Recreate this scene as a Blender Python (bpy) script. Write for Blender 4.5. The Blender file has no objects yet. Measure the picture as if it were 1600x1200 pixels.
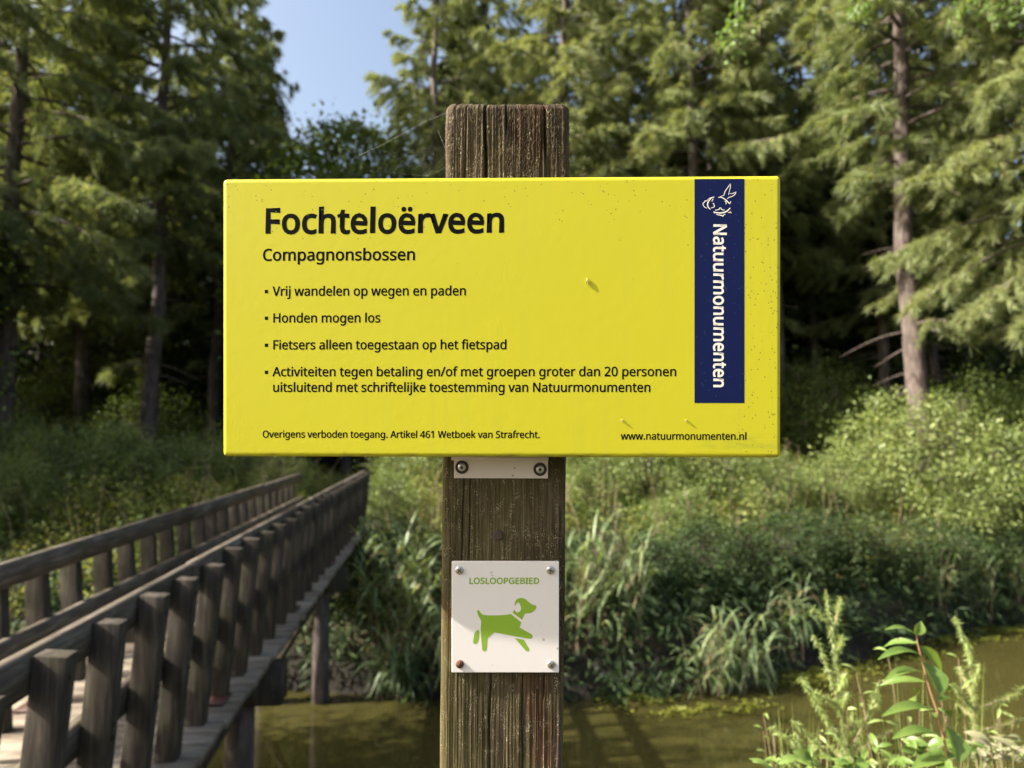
import bpy, bmesh, math
import numpy as np
from mathutils import Vector, Matrix
from mathutils.geometry import tessellate_polygon

C = bpy.context.scene
R = math.radians

# ------------------------------------------------------------------ camera, sky, sun, exposure
FPX = 1109.0                      # focal length in photo pixels (1600 wide)
PITCH = R(5.2)
EYE = 1.65                        # eye height above the bridge deck
SIGN_D = 0.703
cam = bpy.data.cameras.new('camera')
cam.sensor_width = 36.0
cam.lens = FPX / 1600.0 * 36.0
cam.clip_start = 0.05
cam.clip_end = 2000
cam.dof.use_dof = True
cam.dof.focus_distance = SIGN_D + 0.015
cam.dof.aperture_fstop = 5.8
cam.dof.aperture_blades = 0
camo = bpy.data.objects.new('camera', cam)
C.collection.objects.link(camo)
camo.location = (0, 0, EYE)
camo.rotation_euler = (R(90) + PITCH, 0, 0)
C.camera = camo

SUN = Vector((-1.0, -0.200, 0.756)).normalized()     # towards the sun
world = bpy.data.worlds.new('World')
C.world = world
world.use_nodes = True
wn = world.node_tree
sky = wn.nodes.new('ShaderNodeTexSky')
sky.sky_type = 'NISHITA'
sky.sun_disc = False
sky.sun_elevation = math.asin(SUN.z)
sky.sun_rotation = math.atan2(SUN.x, SUN.y)
sky.air_density = 1.2
sky.dust_density = 6.5
sky.ozone_density = 0.8
bg = wn.nodes['Background']
bg.inputs['Strength'].default_value = 0.10
wn.links.new(sky.outputs[0], bg.inputs['Color'])

sl = bpy.data.lights.new('sun', 'SUN')
sl.energy = 5.0
sl.angle = R(0.5)
sl.color = (1.0, 0.93, 0.82)
so = bpy.data.objects.new('sun', sl)
C.collection.objects.link(so)
so.location = SUN * 60
so.rotation_euler = SUN.to_track_quat('Z', 'Y').to_euler()

C.view_settings.view_transform = 'Standard'
C.view_settings.look = 'None'
C.view_settings.exposure = 1.58
C.view_settings.gamma = 1.0
C.view_settings.use_curve_mapping = False
C.render.engine = 'CYCLES'
C.cycles.max_bounces = 7
C.cycles.diffuse_bounces = 4
C.cycles.glossy_bounces = 3
C.cycles.transmission_bounces = 4
C.cycles.use_denoising = True
C.cycles.sample_clamp_indirect = 6.0

# ------------------------------------------------------------------ helpers
def at(px, py, Y):
    """world point seen at photo pixel (px, py) at world depth Y"""
    a, b = (px - 800) / FPX, (600 - py) / FPX
    dy = math.cos(PITCH) - b * math.sin(PITCH)
    dz = math.sin(PITCH) + b * math.cos(PITCH)
    k = Y / dy
    return np.array((a * k, Y, EYE + dz * k))

def tag(o, label=None, cat=None, group=None, kind=None):
    if label: o['label'] = label
    if cat: o['category'] = cat
    if group: o['group'] = group
    if kind: o['kind'] = kind
    return o

def link(o, parent=None):
    C.collection.objects.link(o)
    if parent is not None: o.parent = parent
    return o

def empty(name, M=None):
    o = bpy.data.objects.new(name, None)
    o.empty_display_size = 0.2
    link(o)
    if M is not None: o.matrix_world = M
    return o

class MB:
    """collects vertices and faces into one mesh"""
    def __init__(s): s.v = []; s.q = []; s.t = []; s.n = 0
    def add(s, v, f):
        v = np.asarray(v, dtype=np.float32).reshape(-1, 3)
        f = np.asarray(f, dtype=np.int32)
        (s.q if f.shape[1] == 4 else s.t).append(f + s.n)
        s.v.append(v); s.n += len(v)
        return s
    def box(s, lo, hi, M=None):
        x0, y0, z0 = lo; x1, y1, z1 = hi
        v = np.array([(x0,y0,z0),(x1,y0,z0),(x1,y1,z0),(x0,y1,z0),(x0,y0,z1),(x1,y0,z1),(x1,y1,z1),(x0,y1,z1)], float)
        if M is not None: v = np.array([tuple(M @ Vector(p)) for p in v])
        return s.add(v, [(0,3,2,1),(4,5,6,7),(0,1,5,4),(1,2,6,5),(2,3,7,6),(3,0,4,7)])
    def tube(s, pts, rad, sides=6, cap=False):
        pts = np.asarray(pts, float); n = len(pts)
        rad = np.broadcast_to(np.asarray(rad, float), (n,))
        d = np.gradient(pts, axis=0)
        d /= np.linalg.norm(d, axis=1, keepdims=True) + 1e-9
        ref = np.array((0, 0, 1.0)) if abs(d[0, 2]) < 0.9 else np.array((1.0, 0, 0))
        a = np.cross(d, ref); a /= np.linalg.norm(a, axis=1, keepdims=True) + 1e-9
        b = np.cross(d, a)
        th = np.linspace(0, 2 * np.pi, sides, endpoint=False)
        ring = a[:, None] * np.cos(th)[None, :, None] + b[:, None] * np.sin(th)[None, :, None]
        v = (pts[:, None] + ring * rad[:, None, None]).reshape(-1, 3)
        i = np.arange(n - 1)[:, None] * sides; j = np.arange(sides)[None]; k = (j + 1) % sides
        f = np.stack([i + j, i + k, i + sides + k, i + sides + j], -1).reshape(-1, 4)
        s.add(v, f)
        if cap:
            base = s.n
            s.add(np.vstack([v[-sides:], pts[-1:]]), [(q, (q + 1) % sides, sides) for q in range(sides)])
        return s
    def mesh(s, name, mat=None, smooth=False):
        me = bpy.data.meshes.new(name)
        v = np.concatenate(s.v); 
        q = np.concatenate(s.q) if s.q else np.zeros((0, 4), np.int32)
        t = np.concatenate(s.t) if s.t else np.zeros((0, 3), np.int32)
        me.vertices.add(len(v)); me.vertices.foreach_set('co', v.astype(np.float32).ravel())
        nl = q.size + t.size
        me.loops.add(nl); me.loops.foreach_set('vertex_index', np.concatenate([q.ravel(), t.ravel()]).astype(np.int32))
        st = np.concatenate([np.arange(len(q)) * 4, q.size + np.arange(len(t)) * 3]).astype(np.int32)
        me.polygons.add(len(st)); me.polygons.foreach_set('loop_start', st)
        me.update(calc_edges=True)
        if smooth: me.polygons.foreach_set('use_smooth', np.ones(len(st), bool))
        if mat: me.materials.append(mat)
        return me
    def build(s, name, mat=None, parent=None, smooth=False):
        return link(bpy.data.objects.new(name, s.mesh(name, mat, smooth)), parent)

def inst(name, mesh, parent=None):
    return link(bpy.data.objects.new(name, mesh), parent)

_perm = np.random.default_rng(5).random((256, 256))
def vnoise(x, y):
    x = np.asarray(x, float); y = np.asarray(y, float)
    xi = np.floor(x).astype(int); yi = np.floor(y).astype(int)
    fx = x - xi; fy = y - yi
    fx = fx * fx * (3 - 2 * fx); fy = fy * fy * (3 - 2 * fy)
    g = lambda a, b: _perm[a & 255, b & 255]
    return ((g(xi, yi) * (1 - fx) + g(xi + 1, yi) * fx) * (1 - fy) + (g(xi, yi + 1) * (1 - fx) + g(xi + 1, yi + 1) * fx) * fy)
def unit(a): return a / (np.linalg.norm(a, axis=-1, keepdims=True) + 1e-9)

# ------------------------------------------------------------------ materials
def new_mat(name):
    m = bpy.data.materials.new(name); m.use_nodes = True
    nt = m.node_tree
    for n in list(nt.nodes): nt.nodes.remove(n)
    out = nt.nodes.new('ShaderNodeOutputMaterial')
    return m, nt, out
def N(nt, t, **kw):
    n = nt.nodes.new(t)
    for k, v in kw.items():
        if k in n.inputs: n.inputs[k].default_value = v
        else: setattr(n, k, v)
    return n
def ramp(nt, fac, stops, interp='LINEAR'):
    r = nt.nodes.new('ShaderNodeValToRGB'); r.color_ramp.interpolation = interp
    e = r.color_ramp.elements
    while len(e) < len(stops): e.new(0.5)
    for x, (p, c) in zip(e, stops): x.position = p; x.color = (*c, 1) if len(c) == 3 else c
    nt.links.new(fac, r.inputs[0]); return r.outputs[0]
def mix(nt, fac, a, b, mode='MIX'):
    n = nt.nodes.new('ShaderNodeMix'); n.data_type = 'RGBA'; n.blend_type = mode
    for sock, v in ((n.inputs[0], fac), (n.inputs[6], a), (n.inputs[7], b)):
        if isinstance(v, (int, float)): sock.default_value = v
        elif isinstance(v, tuple): sock.default_value = (*v, 1)
        else: nt.links.new(v, sock)
    return n.outputs[2]
def mathn(nt, op, a, b=0.0, c=0.0):
    n = nt.nodes.new('ShaderNodeMath'); n.operation = op
    for s, v in zip(n.inputs, (a, b, c)):
        if isinstance(v, (int, float)): s.default_value = v
        else: nt.links.new(v, s)
    return n.outputs[0]
def coords(nt, scale=(1, 1, 1), loc=(0, 0, 0), kind='Object'):
    tc = nt.nodes.new('ShaderNodeTexCoord'); mp = nt.nodes.new('ShaderNodeMapping')
    mp.inputs['Scale'].default_value = scale; mp.inputs['Location'].default_value = loc
    nt.links.new(tc.outputs[kind], mp.inputs[0]); return mp.outputs[0]
def noise(nt, vec, scale, detail=4.0, rough=0.55):
    n = N(nt, 'ShaderNodeTexNoise', Scale=scale, Detail=detail, Roughness=rough)
    if vec is not None: nt.links.new(vec, n.inputs['Vector'])
    return n.outputs['Fac']
def bump(nt, h, strength, dist):
    b = N(nt, 'ShaderNodeBump', Strength=strength, Distance=dist)
    nt.links.new(h, b.inputs['Height']); return b.outputs[0]

def leaf_mat(name, cols, trans=0.35, gloss=0.06, grough=0.35, brown=None, spots=False):
    """foliage: colour varies per leaf and per plant; light passes through the blade"""
    m, nt, out = new_mat(name)
    geo = nt.nodes.new('ShaderNodeNewGeometry'); oi = nt.nodes.new('ShaderNodeObjectInfo')
    v = coords(nt, kind='Object')
    cl = noise(nt, v, 0.9, 2.0)
    f = mathn(nt, 'MULTIPLY_ADD', geo.outputs['Random Per Island'], 0.5, mathn(nt, 'MULTIPLY', oi.outputs['Random'], 0.25))
    f = mathn(nt, 'ADD', f, mathn(nt, 'MULTIPLY_ADD', cl, 0.9, -0.32))
    n = len(cols)
    col = ramp(nt, f, [(i / max(1, n - 1), c) for i, c in enumerate(cols)])
    if brown:
        k = mathn(nt, 'GREATER_THAN', geo.outputs['Random Per Island'], 1 - brown[0])
        col = mix(nt, k, col, brown[1])
    if spots:                                             # browned and eaten patches, paler mottling
        col = mix(nt, ramp(nt, noise(nt, v, 55.0, 4.0, 0.65), [(0.40, (0, 0, 0)), (0.62, (0.35, 0.35, 0.35))]), col, (0.24, 0.27, 0.08))
        col = mix(nt, ramp(nt, noise(nt, v, 95.0, 3.0, 0.6), [(0.64, (0, 0, 0)), (0.68, (0.8, 0.8, 0.8))]), col, (0.10, 0.06, 0.02))
    d = N(nt, 'ShaderNodeBsdfDiffuse'); t = N(nt, 'ShaderNodeBsdfTranslucent'); g = N(nt, 'ShaderNodeBsdfGlossy', Roughness=grough)
    tcol = mix(nt, 1.0, col, (1.25, 1.2, 0.55), 'MULTIPLY')
    nt.links.new(col, d.inputs[0]); nt.links.new(tcol, t.inputs[0]); g.inputs[0].default_value = (0.9, 0.95, 0.9, 1)
    m1 = nt.nodes.new('ShaderNodeMixShader'); m1.inputs[0].default_value = trans
    nt.links.new(d.outputs[0], m1.inputs[1]); nt.links.new(t.outputs[0], m1.inputs[2])
    m2 = nt.nodes.new('ShaderNodeMixShader'); m2.inputs[0].default_value = gloss
    nt.links.new(m1.outputs[0], m2.inputs[1]); nt.links.new(g.outputs[0], m2.inputs[2])
    nt.links.new(m2.outputs[0], out.inputs[0])
    return m

def wood_mat(name, dark, mid, light, gscale=(60, 60, 3), bstr=0.5, bdist=0.004, moss=None, island=0.35):
    m, nt, out = new_mat(name)
    v = coords(nt, gscale); v2 = coords(nt)
    geo = nt.nodes.new('ShaderNodeNewGeometry')
    g = noise(nt, v, 1.0, 6.0, 0.65)
    big = noise(nt, v2, 2.2, 4.0)
    col = ramp(nt, g, [(0.25, dark), (0.5, mid), (0.75, light)])
    col = mix(nt, ramp(nt, big, [(0.35, (0, 0, 0)), (0.7, (1, 1, 1))]), col, mix(nt, 1.0, col, (0.62, 0.60, 0.55), 'MULTIPLY'))
    tone = mathn(nt, 'MULTIPLY_ADD', geo.outputs['Random Per Island'], island, 1.0 - island * 0.6)
    hv = nt.nodes.new('ShaderNodeHueSaturation'); nt.links.new(tone, hv.inputs['Value']); nt.links.new(col, hv.inputs['Color']); col = hv.outputs[0]
    if moss:
        mn = noise(nt, v2, 5.0, 6.0, 0.7)
        col = mix(nt, ramp(nt, mn, [(0.5, (0, 0, 0)), (0.7, (moss[0],) * 3)]), col, moss[1])
    p = N(nt, 'ShaderNodeBsdfPrincipled', Roughness=0.85)
    p.inputs['Specular IOR Level'].default_value = 0.25
    nt.links.new(col, p.inputs['Base Color'])
    nt.links.new(bump(nt, g, bstr, bdist), p.inputs['Normal'])
    nt.links.new(p.outputs[0], out.inputs[0])
    return m

def plain(name, col, rough=0.5, metal=0.0, var=0.12, scale=30.0, bstr=0.0, spec=0.5):
    m, nt, out = new_mat(name)
    v = coords(nt); n = noise(nt, v, scale, 5.0)
    c = mix(nt, n, tuple(x * (1 - var) for x in col), tuple(min(1, x * (1 + var)) for x in col))
    p = N(nt, 'ShaderNodeBsdfPrincipled', Roughness=rough, Metallic=metal)
    p.inputs['Specular IOR Level'].default_value = spec
    nt.links.new(c, p.inputs['Base Color'])
    if bstr: nt.links.new(bump(nt, n, bstr, 0.001), p.inputs['Normal'])
    nt.links.new(p.outputs[0], out.inputs[0])
    return m

M = {}
M['larch'] = leaf_mat('larch_needles', [(0.090, 0.125, 0.052), (0.215, 0.258, 0.108), (0.37, 0.40, 0.19)], 0.40, 0.02, 0.45, (0.05, (0.16, 0.10, 0.035)))
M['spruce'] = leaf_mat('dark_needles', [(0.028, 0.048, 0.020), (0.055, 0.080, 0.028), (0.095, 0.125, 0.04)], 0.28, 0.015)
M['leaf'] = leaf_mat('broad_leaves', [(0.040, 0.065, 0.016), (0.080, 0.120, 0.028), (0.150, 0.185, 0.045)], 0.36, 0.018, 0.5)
M['bush'] = leaf_mat('shrub_leaves', [(0.085, 0.130, 0.038), (0.185, 0.240, 0.072), (0.34, 0.36, 0.13)], 0.35, 0.025, 0.45)
M['herb'] = leaf_mat('herb_leaves', [(0.085, 0.120, 0.032), (0.20, 0.235, 0.060), (0.36, 0.36, 0.11)], 0.35, 0.02, 0.5, (0.04, (0.20, 0.13, 0.07)))
M['reed'] = leaf_mat('reed_leaves', [(0.10, 0.16, 0.065), (0.20, 0.275, 0.12), (0.34, 0.38, 0.17)], 0.35, 0.04, 0.5, (0.07, (0.28, 0.21, 0.11)))
M['shade_leaf'] = leaf_mat('shade_darkened_leaves', [(0.022, 0.042, 0.016), (0.042, 0.070, 0.022), (0.080, 0.110, 0.035)], 0.20, 0.018, 0.5)  # shade of the band above the water, put into the leaf colour
M['fresh'] = leaf_mat('fresh_leaves', [(0.075, 0.150, 0.028), (0.13, 0.225, 0.045), (0.20, 0.30, 0.07)], 0.42, 0.03, 0.4, None, True)
M['sapling'] = leaf_mat('sapling_needles', [(0.18, 0.26, 0.065), (0.28, 0.37, 0.105), (0.40, 0.46, 0.18)], 0.35, 0.04, 0.4)
M['grey_leaf'] = leaf_mat('grey_leaves', [(0.12, 0.15, 0.05), (0.20, 0.22, 0.10), (0.30, 0.25, 0.18)], 0.3, 0.03)
M['weed'] = leaf_mat('water_weed', [(0.09, 0.11, 0.015), (0.16, 0.18, 0.025), (0.24, 0.25, 0.04)], 0.2, 0.08)
M['bark'] = wood_mat('conifer_bark', (0.045, 0.035, 0.03), (0.12, 0.095, 0.085), (0.24, 0.20, 0.185), (14, 14, 3), 0.9, 0.03)
M['stem'] = plain('green_stem', (0.14, 0.13, 0.05), 0.7)
M['redstem'] = plain('reddish_stem', (0.30, 0.17, 0.09), 0.6)
M['twig'] = plain('pale_twig', (0.26, 0.19, 0.12), 0.8)
M['rail'] = wood_mat('weathered_rail_wood', (0.024, 0.020, 0.015), (0.062, 0.051, 0.040), (0.145, 0.122, 0.097), (45, 45, 4), 0.5, 0.004, (0.5, (0.06, 0.065, 0.025)))
M['deckw'] = wood_mat('weathered_deck_wood', (0.11, 0.092, 0.072), (0.23, 0.195, 0.155), (0.36, 0.31, 0.25), (5, 60, 60), 0.5, 0.004)
M['railx'] = wood_mat('weathered_beam_wood', (0.040, 0.033, 0.026), (0.105, 0.088, 0.069), (0.25, 0.215, 0.175), (45, 4, 45), 0.5, 0.004, (0.6, (0.085, 0.085, 0.035)))

# sign yellow: orange-peel coat, specks and algae smears
def yellow_mat():
    m, nt, out = new_mat('yellow_coating')
    v = coords(nt)
    geo = nt.nodes.new('ShaderNodeSeparateXYZ'); nt.links.new(v, geo.inputs[0])
    x, z = geo.outputs[0], geo.outputs[2]
    base = mix(nt, noise(nt, v, 6.0, 3.0), (0.49, 0.455, 0.015), (0.53, 0.50, 0.020))
    drip = noise(nt, coords(nt, (70, 70, 3)), 1.0, 4.0, 0.6)
    film = mathn(nt, 'MULTIPLY', ramp(nt, drip, [(0.5, (0, 0, 0)), (0.75, (1, 1, 1))]), ramp(nt, noise(nt, v, 7.0, 4.0), [(0.4, (0, 0, 0)), (0.7, (0.30, 0.30, 0.30))]))
    base = mix(nt, film, base, (0.40, 0.40, 0.05))                # thin algae film in drips
    # fine dark specks, denser at the right end and along the top
    vo = N(nt, 'ShaderNodeTexVoronoi', Scale=210.0); nt.links.new(v, vo.inputs['Vector'])
    sp = mathn(nt, 'LESS_THAN', vo.outputs['Distance'], 0.16)
    rgt = mathn(nt, 'SUBTRACT', ramp(nt, mathn(nt, 'ADD', x, 0.5), [(0.70, (0, 0, 0)), (0.76, (1, 1, 1))]), 0.0)
    top = ramp(nt, mathn(nt, 'ADD', z, 0.5), [(0.52, (0, 0, 0)), (0.64, (0.55, 0.55, 0.55))])
    dens = mathn(nt, 'ADD', mathn(nt, 'MULTIPLY', rgt, 0.36), mathn(nt, 'MULTIPLY_ADD', top, 0.34, 0.12))
    thr = mathn(nt, 'LESS_THAN', noise(nt, v, 60.0, 3.0, 0.7), mathn(nt, 'ADD', dens, 0.20))
    spk = mathn(nt, 'MULTIPLY', mathn(nt, 'MULTIPLY', sp, thr), 0.8)
    col = mix(nt, spk, base, (0.17, 0.15, 0.02))
    # algae smear at the lower right, grime under the lower fold
    sm_x = ramp(nt, mathn(nt, 'ADD', x, 0.5), [(0.685, (0, 0, 0)), (0.71, (1, 1, 1)), (0.775, (1, 1, 1)), (0.778, (0, 0, 0))])
    sm_z = ramp(nt, mathn(nt, 'ADD', z, 0.5), [(0.366, (0, 0, 0)), (0.372, (1, 1, 1)), (0.379, (1, 1, 1)), (0.386, (0, 0, 0))])
    wob = noise(nt, coords(nt, (40, 40, 160)), 1.0, 5.0, 0.75)
    sm = mathn(nt, 'MULTIPLY', mathn(nt, 'MULTIPLY', sm_x, sm_z), ramp(nt, wob, [(0.42, (0, 0, 0)), (0.62, (0.75, 0.75, 0.75))]))
    col = mix(nt, sm, col, (0.34, 0.36, 0.03))
    gz = ramp(nt, mathn(nt, 'ADD', z, 0.5), [(0.3625, (1, 1, 1)), (0.367, (0, 0, 0))])
    gr = mathn(nt, 'MULTIPLY', gz, ramp(nt, noise(nt, coords(nt, (30, 30, 200)), 1.0, 5.0, 0.7), [(0.48, (0, 0, 0)), (0.66, (0.8, 0.8, 0.8))]))
    col = mix(nt, gr, col, (0.16, 0.12, 0.02))
    p = N(nt, 'ShaderNodeBsdfPrincipled', Roughness=0.42)
    p.inputs['Specular IOR Level'].default_value = 0.4
    nt.links.new(col, p.inputs['Base Color'])
    h = mathn(nt, 'ADD', noise(nt, v, 330.0, 2.0), mathn(nt, 'MULTIPLY', noise(nt, v, 90.0, 2.0), 1.3))
    vb = N(nt, 'ShaderNodeTexVoronoi', Scale=120.0); nt.links.new(v, vb.inputs['Vector'])
    h = mathn(nt, 'ADD', h, mathn(nt, 'MULTIPLY', mathn(nt, 'LESS_THAN', vb.outputs['Distance'], 0.10), mathn(nt, 'GREATER_THAN', noise(nt, v, 40.0, 2.0), 0.66)))
    nt.links.new(bump(nt, h, 0.13, 0.0006), p.inputs['Normal'])
    nt.links.new(p.outputs[0], out.inputs[0])
    return m
M['yellow'] = yellow_mat()

def speck_mat(name, col, spk, scale, amount, rough=0.4, spec=0.5):
    m, nt, out = new_mat(name)
    v = coords(nt)
    vo = N(nt, 'ShaderNodeTexVoronoi', Scale=scale); nt.links.new(v, vo.inputs['Vector'])
    s = mathn(nt, 'MULTIPLY', mathn(nt, 'LESS_THAN', vo.outputs['Distance'], 0.17), mathn(nt, 'GREATER_THAN', noise(nt, v, scale * 0.35, 2.0), 1 - amount))
    base = mix(nt, noise(nt, v, 12.0, 4.0), tuple(c * 0.93 for c in col), tuple(min(1, c * 1.05) for c in col))
    c = mix(nt, mathn(nt, 'MULTIPLY', s, 0.7), base, spk)
    p = N(nt, 'ShaderNodeBsdfPrincipled', Roughness=rough); nt.links.new(c, p.inputs['Base Color']); p.inputs['Specular IOR Level'].default_value = spec
    nt.links.new(bump(nt, noise(nt, v, 300.0, 2.0), 0.08, 0.0005), p.inputs['Normal'])
    nt.links.new(p.outputs[0], out.inputs[0]); return m
M['blue'] = speck_mat('dark_blue_print', (0.0055, 0.011, 0.062), (0.10, 0.12, 0.20), 420.0, 0.42, 0.45, 0.12)
M['black'] = speck_mat('black_print', (0.005, 0.005, 0.0045), (0.3, 0.36, 0.08), 300.0, 0.36, 0.5, 0.05)
M['cream'] = plain('cream_print', (0.80, 0.77, 0.68), 0.45, var=0.04)
M['white'] = speck_mat('white_plate', (0.74, 0.71, 0.69), (0.35, 0.3, 0.25), 110.0, 0.38, 0.3)
M['green'] = plain('green_print', (0.235, 0.40, 0.032), 0.4, var=0.05)
M['alu'] = speck_mat('painted_strip', (0.64, 0.57, 0.52), (0.2, 0.15, 0.11), 130.0, 0.47, 0.45)
M['steel'] = plain('zinc_screw', (0.55, 0.53, 0.50), 0.35, 0.9, 0.25, 300.0, 0.2)
M['rust'] = plain('rusty_screw', (0.14, 0.055, 0.03), 0.75, 0.2, 0.5, 260.0, 0.4)
M['rubber'] = plain('dark_washer', (0.030, 0.022, 0.017), 0.6)
M['nail'] = plain('brown_nail', (0.055, 0.036, 0.030), 0.65, 0.1, 0.2, 200.0, 0.2)
M['redpaint'] = plain('red_lead_paint', (0.065, 0.022, 0.015), 0.6, 0, 0.3)
M['bug'] = plain('pale_insect', (0.40, 0.34, 0.09), 0.5)
M['web'] = plain('web_silk', (0.8, 0.8, 0.8), 0.4)

# the post wood: ribbed fibres, algae, reddish stain; colours belong to the wood
def post_mat():
    m, nt, out = new_mat('old_post_wood')
    v = coords(nt)
    fib = noise(nt, coords(nt, (900, 900, 22)), 1.0, 5.0, 0.65)
    fib2 = noise(nt, coords(nt, (300, 300, 9)), 1.0, 4.0, 0.6)
    col = ramp(nt, fib, [(0.32, (0.022, 0.015, 0.010)), (0.48, (0.078, 0.057, 0.038)), (0.60, (0.135, 0.105, 0.075)), (0.76, (0.27, 0.225, 0.17))])
    col = mix(nt, ramp(nt, fib2, [(0.35, (0.75, 0.75, 0.75)), (0.6, (0, 0, 0))]), col, mix(nt, 1.0, col, (0.50, 0.44, 0.38), 'MULTIPLY'))
    patch = noise(nt, coords(nt, (9, 9, 4)), 1.0, 4.0, 0.6)
    alg = mathn(nt, 'MULTIPLY', ramp(nt, patch, [(0.45, (0, 0, 0)), (0.66, (0.7, 0.7, 0.7))]), ramp(nt, noise(nt, v, 420.0, 3.0, 0.7), [(0.35, (0.3, 0.3, 0.3)), (0.6, (1, 1, 1))]))
    col = mix(nt, alg, col, (0.085, 0.078, 0.018))
    red = ramp(nt, noise(nt, coords(nt, (16, 16, 7), (3, 1, 2)), 1.0, 3.0), [(0.58, (0, 0, 0)), (0.68, (0.45, 0.45, 0.45))])
    col = mix(nt, red, col, mix(nt, 1.0, col, (1.25, 0.62, 0.45), 'MULTIPLY'))
    damp = ramp(nt, noise(nt, coords(nt, (13, 13, 6), (5, 2, 8)), 1.0, 5.0, 0.65), [(0.36, (0.52, 0.50, 0.48)), (0.52, (1, 1, 1)), (0.68, (1.25, 1.25, 1.28))])
    col = mix(nt, 1.0, col, damp, 'MULTIPLY')
    # crusts of pale lichen grains
    vo = N(nt, 'ShaderNodeTexVoronoi', Scale=1.0); nt.links.new(coords(nt, (950, 950, 480)), vo.inputs['Vector'])
    gr = mathn(nt, 'MULTIPLY', mathn(nt, 'LESS_THAN', vo.outputs['Distance'], 0.36), ramp(nt, noise(nt, coords(nt, (170, 170, 60)), 1.0, 4.0, 0.7), [(0.50, (0, 0, 0)), (0.66, (1, 1, 1))]))
    col = mix(nt, mathn(nt, 'MULTIPLY', gr, 0.85), col, (0.46, 0.40, 0.26))
    p = N(nt, 'ShaderNodeBsdfPrincipled', Roughness=0.9); p.inputs['Specular IOR Level'].default_value = 0.2
    nt.links.new(col, p.inputs['Base Color'])
    h = mathn(nt, 'ADD', fib, mathn(nt, 'MULTIPLY', gr, 0.8))
    nt.links.new(bump(nt, h, 0.75, 0.0012), p.inputs['Normal'])
    nt.links.new(p.outputs[0], out.inputs[0]); return m
M['post'] = post_mat()

# ------------------------------------------------------------------ terrain and water
WATER = -1.55
def bank_y(x):
    x = np.asarray(x, float)
    b = np.where(x < 2.0, 9.5 - 0.04 * (x - 2.0), 9.5 + (x - 2.0) * 0.52)
    b = np.where(x > 9.0, 13.14 + (x - 9.0) * 0.12, b)
    return b + (vnoise(x * 0.6 + 40, 3.3) - 0.5) * 0.7
def hgt(x, y):
    x = np.asarray(x, float); y = np.asarray(y, float)
    e = y - bank_y(x)
    far = np.where(e < 0, -2.4 + 0.85 * np.clip((e + 1.2) / 1.2, 0, 1), -1.55 + 0.5 * np.clip(e / 0.5, 0, 1) + 1.42 * np.clip(e / 4.2, 0, 1) ** 0.8)
    far = far + np.where(e > 1, (vnoise(x * 0.5, y * 0.5) - 0.5) * 0.25, 0)
    far = far + 0.15 * np.clip((e - 7) / 12, 0, 1)
    near = 0.0 - 2.4 * np.clip((y - 2.3 - 3.2 * np.clip((-x - 6) / 2.5, 0, 1)) / 1.3, 0, 1)
    return np.where(y < 7.2, near, far)
xs = np.unique(np.concatenate([np.linspace(-400, -30, 30), np.arange(-30, 30.1, 0.4), np.linspace(30, 400, 30)]))
ys = np.unique(np.concatenate([np.linspace(-200, -4, 20), np.arange(-4, 32, 0.3), np.linspace(32, 600, 40)]))
gx, gy = np.meshgrid(xs, ys)
gv = np.stack([gx, gy, hgt(gx, gy)], -1).reshape(-1, 3)
nx, ny = len(xs), len(ys)
ii = (np.arange(ny - 1)[:, None] * nx + np.arange(nx - 1)[None]).reshape(-1)
gm, nt, out = new_mat('forest_soil')
v = coords(nt)
c = ramp(nt, noise(nt, v, 1.3, 6.0, 0.65), [(0.3, (0.035, 0.026, 0.016)), (0.5, (0.06, 0.05, 0.024)), (0.7, (0.055, 0.075, 0.022))])
sz = nt.nodes.new('ShaderNodeSeparateXYZ'); nt.links.new(v, sz.inputs[0])
wet = ramp(nt, mathn(nt, 'ADD', sz.outputs[2], 2.0), [(0.9, (1, 1, 1)), (1.0, (0, 0, 0))])     # peat mud near the waterline
c = mix(nt, wet, c, (0.014, 0.011, 0.006))
p = N(nt, 'ShaderNodeBsdfPrincipled', Roughness=0.95); nt.links.new(c, p.inputs['Base Color'])
nt.links.new(bump(nt, noise(nt, v, 9.0, 6.0, 0.7), 0.8, 0.06), p.inputs['Normal']); nt.links.new(p.outputs[0], out.inputs[0])
g = MB().add(gv, np.stack([ii, ii + 1, ii + nx + 1, ii + nx], -1)).build('ground', gm, smooth=True)
tag(g, kind='structure')

wm, nt, out = new_mat('peat_water')
v = coords(nt)
p = N(nt, 'ShaderNodeBsdfPrincipled', Roughness=0.03, IOR=1.33)
c = mix(nt, noise(nt, v, 0.7, 4.0), (0.036, 0.033, 0.010), (0.052, 0.047, 0.014))
nt.links.new(c, p.inputs['Base Color'])
hh = mathn(nt, 'ADD', noise(nt, coords(nt, (1.0, 2.4, 1)), 2.2, 3.0), mathn(nt, 'MULTIPLY', noise(nt, v, 14.0, 2.0), 0.12))
nt.links.new(bump(nt, hh, 0.045, 0.05), p.inputs['Normal']); nt.links.new(p.outputs[0], out.inputs[0])
wv = [(-120, 2.4, WATER), (120, 2.4, WATER), (120, 32, WATER), (-120, 32, WATER)]
tag(MB().add(wv, [(0, 1, 2, 3)]).build('water', wm), kind='structure')

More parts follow.
